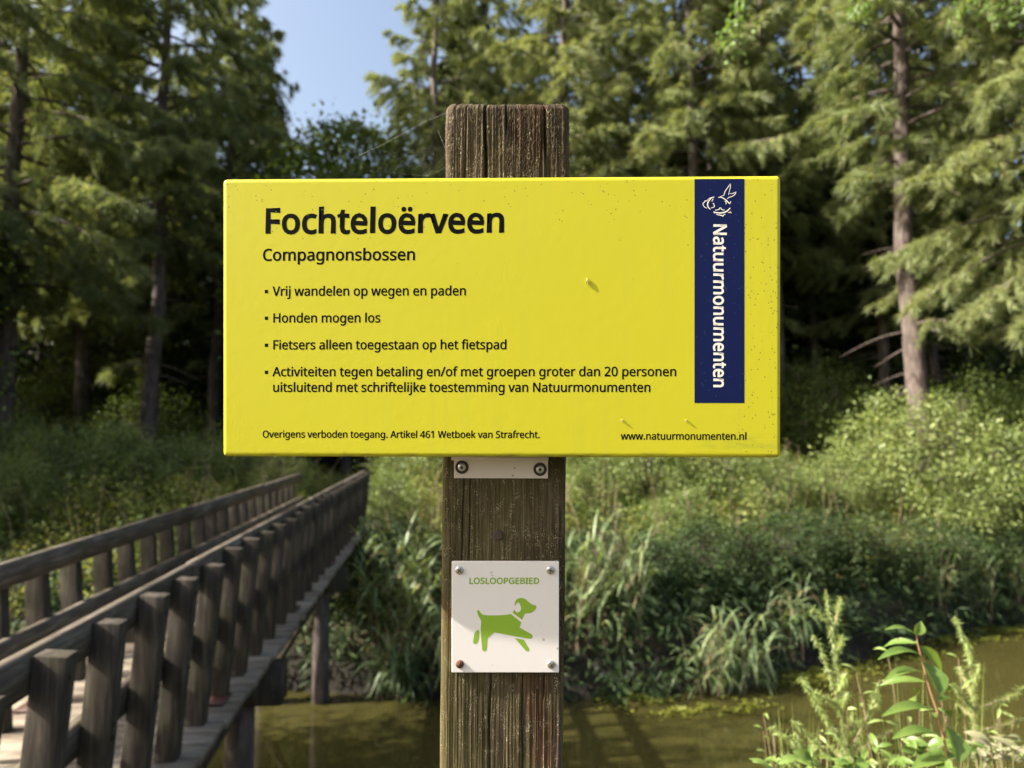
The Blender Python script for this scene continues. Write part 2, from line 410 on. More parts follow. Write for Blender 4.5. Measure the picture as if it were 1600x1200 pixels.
# ------------------------------------------------------------------ bridge
BSL = -0.103                                            # sideways drift of the bridge per metre of depth
BRISE = 0.025                                         # it climbs a little towards the far bank
BDIR = Vector((BSL, 1.0, 0)).normalized()
BORG = Vector((-1.240, 0.0, 0.075))                        # the outer face line of the right-hand balusters
BM = Matrix.Translation(BORG) @ Matrix.Rotation(math.atan2(-BDIR.x, BDIR.y), 4, 'Z') @ Matrix.Rotation(math.atan(BRISE), 4, 'X')   # local y runs along the bridge, x to its right
BW = 1.09
def bridge():
    root = tag(empty('footbridge', BM), 'long narrow wooden footbridge with post railings crossing the canal', 'footbridge')
    rng = np.random.default_rng(3)
    L0, L1 = 0.7, 13.3
    mb = MB(); y = L0
    while y < L1:
        w = 0.145; a = rng.uniform(-.012, .012); dz = rng.uniform(-.003, .003)
        mb.box((-BW - 0.10, y, -0.045 + dz), (0.09 + a, y + w - 0.016, 0.0 + dz)); y += w
    mb.build('deck', M['deckw'], root)
    for x in (-0.12, -BW + 0.06, -BW / 2 - 0.03):
        MB().box((x - 0.06, L0, -0.205), (x + 0.06, L1, -0.048)).build('stringer', M['railx'], root)
    for side in (0, 1):
        xo = 0.0 if side == 0 else -BW
        s = 1 if side == 0 else -1
        L1 = 12.75 if side == 0 else 12.0                       # the left railing stops short of the far end
        # boards on the inner side of the posts, in lengths with small steps at the joints
        for nm, z0, z1 in (('handrail', 0.745, 0.876), ('mid_rail', 0.375, 0.490)):
            mb = MB(); y = L0
            while y < L1:
                l = min(rng.uniform(2.6, 3.4), L1 - y); d = rng.uniform(-.006, .006)
                sh = s * 0.077 * (z0 + z1) / 2                        # the railing leans outwards
                xa, xb = sorted((xo - s * 0.107 + sh, xo - s * 0.150 + sh))
                mb.box((xa, y + 0.002, z0 + d), (xb, y + l - 0.004, z1 + d)); y += l
            if nm == 'handrail':
                pass
            mb.build(nm, M['railx'], root)
        y = 1.59
        while y < L1 - 0.1:
            h = 0.856 + rng.uniform(-.012, .012); t = (0.077 + rng.uniform(-.012, .012)) * s
            xa, xb = sorted((xo - s * 0.103, xo))
            mb = MB()
            Mx = Matrix.Translation((0, y, 0)) @ Matrix.Rotation(t, 4, 'Y') @ Matrix.Rotation(rng.uniform(-.014, .014), 4, 'X')
            mb.box((xa, -0.037, -0.22), (xb, 0.037, h), Mx)
            for zb in (h - 0.07, 0.48, 0.43):                  # bolt ends on the outer side
                mb.box((xo - 0.008, -0.009, zb - 0.009), (xo + 0.010, 0.009, zb + 0.009), Mx) if s > 0 else mb.box((xo - 0.010, -0.009, zb - 0.009), (xo + 0.008, 0.009, zb + 0.009), Mx)
            o = mb.build('baluster', M['rail'], root)
            bev = o.modifiers.new('edge', 'BEVEL'); bev.width = 0.003; bev.segments = 2
            y += 0.40
        for yy in (2.2, 4.32, 6.45, 8.6, 10.8):
            xa, xb = sorted((xo - s * 0.16, xo + s * 0.02))
            MB().box((xa, yy - 0.09, 0.004), (xb, yy + 0.09, 0.016)).build('foot_plate', M['redpaint'], root)
    for yy in (5.65, 9.4, 12.9):
        MB().box((-BW - 0.10, yy - 0.12, -0.485), (0.07, yy + 0.12, -0.208)).build('cross_beam', M['rail'], root)
        for x in (-0.24, -BW + 0.16):
            z = np.linspace(-3.2, -0.487, 7)
            w = 0.5 * (np.sin(z * 1.7 + x) * 0.02)
            MB().tube(np.stack([x + w, np.full(7, yy), z], -1), np.linspace(0.125, 0.105, 7), 14).build('pile', M['bark'], root, True)
        br = MB().box((-0.045, -0.03, 0), (0.045, 0.03, 1.1), Matrix.Translation((-BW + .28, yy - .165, -1.45)) @ Matrix.Rotation(R(30), 4, 'Y'))
        br.build('brace', M['rail'], root)
bridge()
# earth path leading off the far end of the bridge
pv, pf = [], []
for i, t in enumerate(np.linspace(0, 1, 30)):
    y0 = 13.2 + 30 * t
    cx = -1.24 - 0.103 * y0 - 0.53 + 1.2 * t * t
    for j, w in enumerate(np.linspace(-0.6, 0.6, 5)):
        pv.append((cx + w, y0, float(hgt(cx + w, y0)) + 0.015))
        if i and j: k = i * 5 + j; pf.append((k - 6, k - 5, k, k - 1))
tag(MB().add(pv, pf).build('path', plain('path_earth', (0.075, 0.058, 0.04), 0.95, 0, 0.4, 3.0, 0.4), smooth=True), kind='structure')

# ------------------------------------------------------------------ sign post, sign and plate
SX0, SY0 = 783.0, 495.0                                   # photo pixel of the sign's centre
CX = (SX0 - 800) / FPX * SIGN_D; CZ = (600 - SY0) / FPX * SIGN_D
CAMR = Matrix.Rotation(PITCH, 4, 'X')                     # x right, y away, z up in the leaning post's own frame
PM = Matrix.Translation((0, 0, EYE)) @ CAMR @ Matrix.Translation((CX, SIGN_D, CZ))
S = SIGN_D / FPX
SM = PM @ Matrix.Rotation(R(-1.2), 4, 'Z') @ Matrix.Rotation(R(0.0), 4, 'Y')
def lp(px, py, dep=0.0):
    """photo pixel -> the sign's frame at depth dep behind its face"""
    k = (SIGN_D + dep) / FPX
    return ((px - 800) * k - CX, (600 - py) * k - CZ)

POST_D = 0.043                                            # post face behind sign face
def post():
    root = tag(empty('sign_post', PM), 'square weathered wooden post carrying the yellow sign and the white plate', 'post')
    w, dpt, r = 0.1300, 0.125, 0.007
    roll = (793 - 783) / 1040.0
    x_top, z_top = lp(793.5, 160, POST_D)
    z_bot = -1.95
    # perimeter, dense on the front
    def side(n, p0, p1): t = np.linspace(0, 1, n, endpoint=False)[:, None]; return np.array(p0) * (1 - t) + np.array(p1) * t
    hw = w / 2
    def arc(cx, cy, a0, a1, n=8): t = np.linspace(a0, a1, n, endpoint=False); return np.stack([cx + r * np.cos(t), cy + r * np.sin(t)], -1)
    P = np.vstack([side(230, (-hw + r, 0), (hw - r, 0)), arc(hw - r, r, -np.pi / 2, 0), side(60, (hw, r), (hw, dpt - r)), arc(hw - r, dpt - r, 0, np.pi / 2),
                   side(30, (hw - r, dpt), (-hw + r, dpt)), arc(-hw + r, dpt - r, np.pi / 2, np.pi), side(60, (-hw, dpt - r), (-hw, r)), arc(-hw + r, r, np.pi, 1.5 * np.pi)])
    n = len(P)
    nrm = np.roll(P, -1, 0) - np.roll(P, 1, 0); nrm = np.stack([nrm[:, 1], -nrm[:, 0]], -1); nrm /= np.linalg.norm(nrm, axis=1, keepdims=True)
    Z = np.concatenate([np.linspace(z_bot, -0.52, 90, endpoint=False), np.linspace(-0.52, z_top - 0.006, 620)])
    s = np.arange(n)[None]; zz = Z[:, None]
    px, py = P[None, :, 0], P[None, :, 1]
    u = np.cumsum(np.linalg.norm(P - np.roll(P, 1, 0), axis=1))[None]
    def ridge(f, fz, o): return vnoise(u * f + o + 0 * zz, zz * fz + o) - 0.5
    up = np.clip((zz - 0.13) / 0.05, 0, 1)                 # the exposed head is rougher
    d = 0.0010 * ridge(1000, 16, 3) + 0.0010 * ridge(520, 9, 11) + 0.0007 * ridge(170, 4.5, 27) + 0.0014 * ridge(28, 2.2, 50)
    d = d * (0.75 + 0.55 * up) + 0.0006 * up * (vnoise(u * 900 + 0 * zz, zz * 620) - 0.5) * 2
    front = (P[None, :, 1] < 0.002)
    def crack(x0, za, zb, wd, dep, wob=0.0012):
        xc = x0 + wob * 2 * (vnoise(zz * 24 + 7, x0 * 900 + 0 * zz) - 0.5)
        k = np.clip((zz - za) / 0.02, 0, 1) * np.clip((zb - zz) / 0.02 + 0.4, 0, 1)
        return -dep * k * np.exp(-((px - xc) / wd) ** 2) * front
    xt = lambda q: lp(q, 230, POST_D)[0] - x_top
    d = d + crack(xt(759), 0.11, 9, 0.0011, 0.010) + crack(xt(792), 0.19, 9, 0.0009, 0.006) + crack(xt(852), 0.165, 9, 0.0010, 0.008) + crack(xt(728), 0.12, 9, 0.0006, 0.003)
    d = d + crack(xt(740), -0.30, -0.15, 0.0006, 0.003) + crack(xt(730), -0.33, -0.14, 0.0005, 0.003) + crack(xt(858), -0.40, -0.26, 0.0007, 0.003) + crack(xt(775), -9, -0.37, 0.0008, 0.003) + crack(xt(826), -9, -0.36, 0.0007, 0.003)
    d = d * (1 - 0.55 * np.clip((zz - (z_top - 0.024)) / 0.016, 0, 1))
    X = px + nrm[None, :, 0] * d; Y = py + nrm[None, :, 1] * d
    rows = [np.stack([X, Y, zz + 0 * X], -1)]
    # rounded, worn head and end grain
    top = rows[0][-1]
    cen = np.array((0, dpt / 2))
    lev = []
    for k, (ins, dz) in enumerate(((0.0012, 0.0028), (0.003, 0.0048), (0.006, 0.006), (0.012, 0.0066), (0.022, 0.0070), (0.036, 0.0072), (0.055, 0.0070))):
        sc = 1 - ins / (w / 2)
        q = top.copy(); q[:, :2] = cen + (top[:, :2] - cen) * sc
        q[:, 2] = z_top - 0.006 + dz + 0.0022 * (vnoise(q[:, 0] * 420, q[:, 1] * 420) - 0.5) - 0.0016 * np.exp(-((q[:, 0] - xt(759)) / 0.002) ** 2) - 0.0015 * np.exp(-((q[:, 0] - xt(852)) / 0.002) ** 2)
        lev.append(q)
    V = np.concatenate([rows[0]] + [q[None] for q in lev])
    nr = V.shape[0]
    # lean of the post to the left at its foot
    V[..., 0] += x_top + (V[..., 2] - z_top) * roll
    V[..., 1] += POST_D
    i = np.arange(nr - 1)[:, None] * n; j = np.arange(n)[None]; k = (j + 1) % n
    f = np.stack([i + j, i + k, i + n + k, i + n + j], -1).reshape(-1, 4)
    mb = MB().add(V.reshape(-1, 3), f)
    mb.add(np.vstack([V[-1], V[-1].mean(0)[None]]), [(a, (a + 1) % n, n) for a in range(n)])
    mb.build('timber', M['post'], root, True)
    x, z = lp(778.5, 836, POST_D)
    disc(x, z, POST_D - 0.0022, 0.0052, 0.0042, M['nail'], root, 'nail')

def disc(x, z, y, r, depth, mat, parent, name, dome=0.0, seg=24, inner=0.0):
    """round head lying in the x-z plane, its front at y"""
    mb = MB()
    th = np.linspace(0, 2 * np.pi, seg, endpoint=False)
    prof = [(r, depth), (r, depth * 0.25), (r * 0.93, 0.0)]
    prof += [(r * q, -dome * math.sqrt(max(0, 1 - q * q))) for q in ((0.75, 0.5, 0.25) if inner == 0 else (0.8, max(inner / r, 0.01)))]
    if inner: prof += [(inner, depth)]
    V = np.array([[(x + a * math.cos(t), y + b, z + a * math.sin(t)) for t in th] for a, b in prof])
    nn = len(prof)
    i = np.arange(nn - 1)[:, None] * seg; j = np.arange(seg)[None]; k = (j + 1) % seg
    mb.add(V.reshape(-1, 3), np.stack([i + k, i + j, i + seg + j, i + seg + k], -1).reshape(-1, 4))
    if not inner: mb.add(np.vstack([V[-1], [(x, y - dome, z)]]), [((a + 1) % seg, a, seg) for a in range(seg)])
    return mb.build(name, mat, parent, smooth=False)
def panel(x0, x1, z0, z1, y0, y1, bev, seg, mat, parent, name):
    bm = bmesh.new(); bmesh.ops.create_cube(bm, size=1)
    for vv in bm.verts:
        vv.co = (x0 if vv.co.x < 0 else x1, y0 if vv.co.y < 0 else y1, z0 if vv.co.z < 0 else z1)
    es = [e for e in bm.edges if not all(abs(q.co.y - y1) < 1e-6 for q in e.verts)]
    bmesh.ops.bevel(bm, geom=es, offset=bev, segments=seg, affect='EDGES', profile=0.5)
    me = bpy.data.meshes.new(name); bm.to_mesh(me); bm.free(); me.materials.append(mat)
    return link(bpy.data.objects.new(name, me), parent)

G = {
' ': (208, []),
'.': (215, ["58 24 58 43 58 63 63 77 72 85 82 93 93 97 107 97 121 97 132 93 142 85 152 77 157 63 157 43 157 24 152 10 142 2 132 -7 121 -11 107 -11 93 -11 82 -7 72 2 63 10"]),
'/': (298, ["267 573 290 573 219 382 148 191 77 0 54 0 31 0 8 0 79 191 150 382 221 573 244 573"]),
'0': (458, ["419 349 419 287 419 241 416 199 409 163 402 126 391 96 376 70 360 45 341 25 316 12 292 -1 263 -8 229 -8 186 -8 150 4 122 27 94 51 73 85 60 129 46 173 39 226 39 287 39 349 46 402 58 446 71 490 91 523 119 547 146 570 183 581 229 581 271 581 307 570 335 547 364 523 385 490 399 446 412 402", "110 339 110 287 110 235 114 191 121 156 129 122 142 96 159 78 177 61 200 52 229 52 257 52 281 61 298 78 315 95 328 121 336 156 344 191 348 235 348 287 348 339 344 383 336 417 328 452 315 478 298 495 281 513 257 521 229 521 200 521 177 513 159 495 142 478 129 452 121 417 114 383"]),
'1': (458, ["285 191 285 0 262 0 239 0 216 0 216 133 216 267 216 400 216 416 216 429 216 439 216 450 217 460 217 470 218 479 218 489 219 499 210 490 203 483 196 477 189 471 180 464 169 455 149 438 129 422 108 405 96 421 84 437 71 452 123 492 175 532 226 573 246 573 265 573 285 573 285 382"]),
'2': (458, ["417 21 417 0 291 0 165 0 38 0 38 20 38 39 38 59 88 109 138 160 188 210 217 239 242 265 261 287 281 310 296 332 306 353 316 375 322 399 322 424 322 456 312 480 294 496 275 512 250 520 221 520 193 520 168 516 147 506 126 496 105 483 83 466 70 482 57 497 45 513 60 526 76 538 94 548 112 558 132 566 153 572 174 578 196 581 221 581 256 581 287 574 313 562 338 550 358 532 372 510 387 487 394 460 394 428 394 398 388 370 375 344 363 318 346 292 324 267 302 241 276 214 247 185 207 146 167 107 128 67 128 66 128 65 128 64 224 64 321 64 417 64 417 43"]),
'4': (458, ["443 151 443 130 415 130 387 130 359 130 359 87 359 43 359 0 337 0 314 0 291 0 291 43 291 87 291 130 200 130 108 130 17 130 17 150 17 170 17 190 107 319 196 447 286 576 311 576 335 576 359 576 359 448 359 321 359 193 387 193 415 193 443 193 443 172", "291 314 291 374 291 388 291 400 291 412 292 423 292 434 293 444 293 454 294 464 294 474 294 483 295 492 295 500 294 500 293 500 292 500 288 490 282 479 276 468 269 456 263 446 257 438 200 356 143 275 86 193 154 193 223 193 291 193 291 253"]),
'6': (458, ["44 202 44 245 44 278 46 310 51 342 55 374 63 405 75 433 86 462 101 487 121 510 141 532 166 549 196 562 226 574 263 581 306 581 318 581 330 580 344 579 357 578 368 576 377 573 377 553 377 533 377 513 367 516 356 519 344 520 332 522 320 523 308 523 271 523 240 517 216 504 191 492 172 475 158 454 143 433 133 408 127 380 120 352 116 323 115 291 116 291 118 291 119 291 128 304 138 315 150 326 162 336 177 344 194 350 212 356 232 358 255 358 288 358 317 352 342 338 367 324 386 305 400 279 414 253 421 221 421 184 421 145 414 111 399 82 384 53 363 31 336 15 309 0 276 -8 239 -8 212 -8 186 -3 163 7 139 17 119 33 101 54 83 75 69 101 59 133 49 165", "218 51 238 51 272 51 299 62 320 84 341 105 351 139 351 184 351 221 342 250 324 271 305 292 277 303 241 303 215 303 194 298 175 287 156 277 142 264 131 248 121 232 115 215 115 198 115 180 118 163 123 146 128 129 136 113 146 99 157 84 170 73 185 64 200 56"]),
'A': (512, ["462 0 437 0 414 59 391 118 368 177 292 177 217 177 141 177 118 118 96 59 73 0 49 0 24 0 0 0 75 192 149 383 224 575 245 575 267 575 289 575 363 383 437 192 512 0 487 0", "304 357 282 415 281 419 278 427 274 438 271 449 267 461 263 473 260 485 257 494 255 500 252 490 250 479 247 468 244 457 241 447 238 438 235 429 232 421 230 415 209 357 187 299 165 241 226 241 286 241 346 241 325 299"]),
'B': (521, ["187 573 241 573 313 573 367 562 404 541 440 520 459 483 459 431 459 408 455 388 446 371 438 354 426 339 409 328 393 316 373 308 350 304 350 303 350 301 350 300 374 296 395 289 415 279 435 269 450 254 461 236 472 217 478 193 478 163 478 128 470 99 454 74 438 50 415 31 385 19 356 6 320 0 279 0 212 0 145 0 78 0 78 191 78 382 78 573 132 573", "221 329 256 329 305 329 339 337 357 352 375 368 384 392 384 423 384 454 373 477 351 490 329 504 293 511 245 511 213 511 182 511 150 511 150 450 150 389 150 329 185 329", "187 269 150 269 150 199 150 130 150 61 188 61 227 61 265 61 316 61 352 71 371 91 391 110 401 136 401 168 401 189 397 206 388 221 379 236 364 248 344 256 323 265 295 269 260 269 223 269"]),
'C': (506, ["349 517 323 517 293 517 265 512 241 502 216 491 195 476 178 456 161 436 148 412 139 383 130 354 125 322 125 286 125 239 132 198 147 164 162 129 184 102 213 83 242 65 279 55 322 55 348 55 371 57 394 62 416 66 438 71 460 78 460 57 460 36 460 15 438 7 416 1 393 -2 371 -6 343 -8 312 -8 254 -8 205 4 166 28 127 52 98 86 78 131 59 175 49 227 49 287 49 330 55 370 67 406 79 442 97 473 120 499 143 525 172 545 206 559 240 574 280 581 324 581 353 581 382 578 409 572 436 566 461 558 482 547 472 527 463 506 453 486 435 494 416 501 394 508 372 514"]),
'D': (585, ["536 353 536 292 536 228 525 174 501 131 477 87 443 55 399 33 354 11 300 0 237 0 184 0 131 0 78 0 78 191 78 382 78 573 137 573 195 573 254 573 312 573 362 562 404 540 446 519 479 488 502 446 525 405", "460 214 460 289 460 340 452 382 435 415 418 447 394 471 361 487 329 503 290 511 244 511 213 511 181 511 150 511 150 361 150 211 150 62 176 62 202 62 228 62 305 62 363 81 402 119 441 157"]),
'E': (446, ["398 21 398 0 291 0 184 0 78 0 78 191 78 382 78 573 184 573 291 573 398 573 398 551 398 530 398 509 315 509 233 509 150 509 150 450 150 390 150 330 228 330 306 330 383 330 383 310 383 289 383 268 306 268 228 268 150 268 150 200 150 132 150 63 233 63 315 63 398 63 398 42"]),
'F': (416, ["150 81 150 0 126 0 102 0 78 0 78 191 78 382 78 573 184 573 291 573 398 573 398 551 398 530 398 509 315 509 233 509 150 509 150 442 150 374 150 306 227 306 305 306 383 306 383 285 383 264 383 243 305 243 227 243 150 243 150 162"]),
'G': (583, ["326 281 326 302 392 302 458 302 524 302 524 209 524 115 524 22 493 11 462 4 431 -1 399 -6 363 -8 323 -8 264 -8 214 4 173 28 133 51 102 85 81 130 59 174 49 226 49 286 49 346 61 398 84 442 108 486 142 520 186 544 230 568 283 581 346 581 378 581 408 578 437 572 465 566 492 558 516 547 507 526 498 505 489 484 469 493 446 501 421 508 395 514 369 517 342 517 296 517 257 508 225 489 192 470 167 444 150 409 133 375 124 334 124 286 124 241 132 201 146 166 161 131 184 103 216 84 247 64 289 55 340 55 365 55 387 56 404 59 422 61 438 64 452 68 452 125 452 182 452 238 410 238 368 238 326 238 326 260"]),
'H': (594, ["516 191 516 0 492 0 468 0 443 0 443 89 443 178 443 267 346 267 248 267 150 267 150 178 150 89 150 0 126 0 102 0 78 0 78 191 78 382 78 573 102 573 126 573 150 573 150 492 150 411 150 330 248 330 346 330 443 330 443 411 443 492 443 573 468 573 492 573 516 573 516 382"]),
'I': (271, ["239 14 239 0 170 0 101 0 32 0 32 14 32 28 32 42 55 47 77 52 99 57 99 210 99 362 99 515 77 520 55 526 32 531 32 545 32 559 32 573 101 573 170 573 239 573 239 559 239 545 239 531 217 526 194 520 172 515 172 362 172 210 172 57 194 52 217 47 239 42 239 28"]),
'L': (420, ["185 0 78 0 78 191 78 382 78 573 102 573 126 573 150 573 150 403 150 234 150 64 233 64 317 64 400 64 400 43 400 21 400 0 293 0"]),
'N': (609, ["532 191 532 0 504 0 476 0 447 0 345 159 243 317 141 476 140 476 139 476 138 476 139 463 140 449 141 432 142 415 142 397 143 378 144 359 144 340 144 320 144 213 144 107 144 0 122 0 100 0 78 0 78 191 78 382 78 573 106 573 133 573 161 573 263 415 365 257 467 99 468 99 469 99 470 99 469 107 469 120 468 137 467 154 466 173 466 193 465 214 464 232 464 249 464 357 464 465 464 573 487 573 509 573 532 573 532 382"]),
'O': (626, ["577 346 577 287 577 243 572 202 561 166 549 130 533 99 510 73 488 47 461 27 428 13 395 -1 357 -8 314 -8 269 -8 230 -1 196 13 163 27 136 47 114 73 92 99 76 130 65 167 54 203 49 244 49 288 49 347 59 398 78 442 97 486 126 520 166 545 205 569 254 581 314 581 372 581 420 569 459 545 498 521 527 486 547 442 567 398", "125 335 125 287 125 239 132 198 145 163 159 128 179 101 207 83 235 64 271 55 314 55 357 55 392 64 420 83 447 101 468 128 481 163 495 198 501 239 501 287 501 359 486 416 456 457 426 498 379 518 314 518 271 518 235 509 207 490 179 472 159 445 145 411 132 377"]),
'P': (485, ["179 573 229 573 304 573 359 558 393 528 427 499 444 458 444 404 444 381 440 358 433 336 425 315 412 295 395 278 377 261 353 248 324 238 295 228 258 223 216 223 194 223 172 223 150 223 150 149 150 74 150 0 126 0 102 0 78 0 78 191 78 382 78 573 128 573", "274 511 223 511 199 511 174 511 150 511 150 435 150 360 150 285 169 285 188 285 208 285 244 285 274 289 298 296 322 304 340 316 352 334 364 351 370 373 370 401 370 438 358 465 334 484 311 502"]),
'S': (440, ["403 183 403 153 403 119 394 90 378 66 361 42 337 24 307 11 276 -2 240 -8 198 -8 177 -8 156 -7 137 -5 117 -3 99 0 83 4 67 8 53 13 41 19 41 42 41 65 41 88 60 80 84 72 113 65 141 58 171 55 201 55 230 55 253 58 273 66 292 73 306 84 316 98 326 112 330 128 330 147 330 165 326 181 318 194 310 207 297 219 277 230 258 241 230 252 196 265 171 274 150 283 131 294 113 304 97 316 85 330 73 343 63 358 57 375 51 392 48 412 48 435 48 465 56 491 71 513 87 534 108 551 136 563 163 575 195 581 231 581 262 581 291 578 318 572 344 566 368 558 389 549 381 528 374 507 366 487 347 495 325 503 302 508 279 514 254 517 229 517 205 517 185 514 169 507 153 500 141 490 133 478 125 465 121 450 121 434 121 415 125 399 133 386 141 373 154 361 172 351 191 341 215 330 246 318 280 306 308 293 332 279 355 265 372 248 385 228 397 208"]),
'V': (481, ["456 573 481 573 413 382 345 191 277 0 253 0 229 0 204 0 136 191 68 382 0 573 25 573 50 573 75 573 118 450 161 328 204 205 210 190 215 175 220 160 224 146 228 132 231 119 235 106 238 93 241 80 243 93 246 106 250 119 253 133 257 147 262 161 266 176 271 191 277 207 319 329 362 451 405 573 430 573"]),
'W': (745, ["710 573 735 573 685 382 634 191 583 0 559 0 534 0 510 0 473 125 436 250 399 375 395 387 392 398 389 410 386 422 383 433 380 443 377 454 375 463 373 471 371 479 370 485 370 488 369 485 368 479 367 471 366 463 364 454 361 443 358 433 355 421 352 409 350 397 346 385 342 373 306 249 270 124 234 0 210 0 186 0 161 0 111 191 60 382 10 573 35 573 60 573 85 573 115 456 144 339 174 223 177 211 180 198 183 186 186 174 188 163 190 151 193 140 195 129 196 118 198 107 200 97 201 87 203 97 205 108 206 119 208 131 211 142 213 154 216 166 219 179 222 191 225 203 229 215 232 227 265 342 299 457 333 573 358 573 383 573 407 573 442 457 477 341 512 225 516 212 520 200 523 187 526 175 529 163 532 151 534 139 537 128 538 117 540 106 542 96 544 87 545 100 547 114 550 129 553 143 556 159 560 175 563 191 567 207 572 224 601 340 631 456 660 573 685 573"]),
'a': (450, ["203 437 231 437 283 437 322 426 347 403 372 380 385 343 385 293 385 195 385 98 385 0 368 0 351 0 334 0 329 20 325 41 320 61 319 61 318 61 317 61 304 45 292 32 279 22 266 12 251 4 234 -1 217 -6 196 -8 172 -8 147 -8 124 -3 103 6 82 15 66 29 55 48 43 67 37 91 37 119 37 162 54 195 87 219 121 242 173 254 243 257 267 257 292 258 316 259 316 268 316 276 316 285 316 321 308 345 293 359 277 373 255 380 227 380 204 380 183 377 163 370 142 363 123 356 106 347 99 365 91 383 84 400 103 410 125 419 151 426 176 433", "273 209 252 208 198 206 161 197 141 182 120 167 110 146 110 119 110 95 117 77 132 66 147 55 165 49 188 49 225 49 255 59 279 79 303 99 315 130 315 172 315 184 315 197 315 210 294 209"]),
'b': (493, ["139 511 139 461 139 443 138 426 138 410 137 394 136 382 135 373 136 373 137 373 139 373 151 391 168 406 189 419 211 431 238 437 272 437 325 437 368 418 401 381 433 344 449 289 449 215 449 166 442 125 427 91 412 58 392 33 365 17 338 0 307 -8 272 -8 238 -8 211 -2 189 10 168 23 151 37 139 55 137 55 135 55 133 55 128 36 123 18 119 0 102 0 85 0 68 0 68 203 68 406 68 609 92 609 115 609 139 609 139 560", "299 379 260 379 229 379 205 373 188 361 170 350 157 332 150 308 142 285 139 254 139 217 139 216 139 215 139 214 139 161 147 121 165 93 182 65 214 51 261 51 300 51 329 65 348 93 367 121 376 162 376 216 376 270 367 310 348 338 329 365"]),
'c': (385, ["265 -8 241 -8 203 -8 169 0 139 15 109 31 86 55 69 87 53 120 44 162 44 213 44 265 53 308 71 342 88 375 112 399 142 415 173 430 207 438 245 438 267 438 288 436 309 431 329 426 346 421 358 415 351 395 344 376 337 356 324 361 309 365 292 370 275 374 259 376 244 376 215 376 191 370 172 358 154 345 140 327 131 303 122 279 117 249 117 213 117 179 122 150 131 126 140 102 153 84 172 71 190 59 213 53 240 53 263 53 284 55 302 60 320 65 336 71 351 78 351 57 351 36 351 15 337 8 321 2 304 -2 286 -6"]),
'd': (493, ["243 -8 221 -8 167 -8 124 11 92 48 60 85 44 140 44 214 44 288 60 344 93 381 125 419 168 438 221 438 244 438 263 435 280 429 296 424 311 416 323 407 335 397 346 386 354 374 356 374 358 374 359 374 359 381 358 392 356 405 355 419 354 430 354 438 354 495 354 552 354 609 378 609 401 609 425 609 425 406 425 203 425 0 406 0 387 0 368 0 365 19 361 38 358 58 357 58 356 58 354 58 346 45 335 34 323 24 311 15 296 7 279 1 263 -5", "193 51 232 51 277 51 309 63 328 88 346 113 355 150 355 200 355 205 355 209 355 213 355 267 346 308 329 336 311 365 279 379 231 379 193 379 165 364 146 334 127 304 117 263 117 213 117 161 127 121 146 93 165 65"]),
'e': (452, ["196 438 234 438 271 438 303 430 329 414 356 398 376 375 390 346 404 317 411 283 411 244 411 230 411 215 411 201 313 201 215 201 117 201 118 153 131 116 154 90 178 65 211 52 254 52 281 52 306 55 327 60 348 65 370 72 392 82 392 61 392 41 392 20 370 10 349 3 327 -1 306 -6 280 -8 251 -8 210 -8 174 0 143 17 112 33 88 58 70 91 53 124 44 164 44 212 44 259 52 299 68 333 84 366 106 392 134 411 163 429", "257 380 233 380 200 380 173 369 154 348 134 326 122 296 119 257 192 257 265 257 338 257 338 282 334 303 326 322 319 340 308 354 292 364 277 375"]),
'f': (275, ["266 393 266 375 230 375 194 375 158 375 158 250 158 125 158 0 134 0 111 0 87 0 87 125 87 250 87 375 62 375 37 375 12 375 12 386 12 397 12 408 37 416 62 424 87 432 87 441 87 449 87 457 87 494 93 524 104 547 115 570 131 587 152 597 172 608 198 613 227 613 244 613 260 612 274 609 288 606 300 603 310 599 304 581 298 562 292 544 283 546 273 549 262 552 251 554 240 556 228 556 204 556 187 548 175 532 164 516 158 492 158 458 158 449 158 439 158 430 194 430 230 430 266 430 266 412"]),
'g': (493, ["165 438 221 438 249 438 274 433 297 422 320 411 339 395 355 373 357 373 358 373 359 373 362 392 366 411 369 430 388 430 406 430 425 430 425 284 425 138 425 -7 425 -48 418 -82 404 -109 390 -137 369 -158 341 -172 312 -186 276 -192 233 -192 202 -192 173 -190 147 -186 121 -181 98 -174 78 -165 78 -144 78 -122 78 -100 98 -111 122 -119 149 -125 176 -131 206 -134 237 -134 273 -134 302 -123 324 -101 345 -80 355 -50 355 -13 355 -7 355 -2 355 4 355 10 356 20 356 32 357 44 357 52 358 57 357 57 356 57 354 57 339 35 321 19 299 8 277 -3 251 -8 221 -8 166 -8 122 11 91 51 60 90 44 144 44 214 44 283 60 337 91 377 122 418", "259 379 230 379 206 379 186 372 169 359 152 346 139 328 130 303 121 279 117 249 117 213 117 160 127 120 146 92 166 64 194 50 232 50 254 50 272 53 288 58 303 64 316 73 326 85 337 97 344 112 349 131 354 149 356 172 356 197 356 203 356 209 356 214 356 253 352 285 343 309 334 333 320 350 302 362 283 373"]),
'h': (495, ["139 490 139 431 139 420 138 410 138 399 137 389 136 379 135 370 136 370 138 370 140 370 149 385 160 398 174 407 188 417 203 424 221 429 238 435 255 437 273 437 308 437 337 432 360 421 384 410 401 393 413 370 425 347 431 317 431 280 431 187 431 93 431 0 407 0 384 0 361 0 361 92 361 183 361 275 361 310 353 336 338 353 322 370 298 379 265 379 233 379 207 372 189 360 171 348 158 331 150 308 143 284 139 256 139 222 139 148 139 74 139 0 115 0 92 0 68 0 68 203 68 406 68 609 92 609 115 609 139 609 139 550"]),
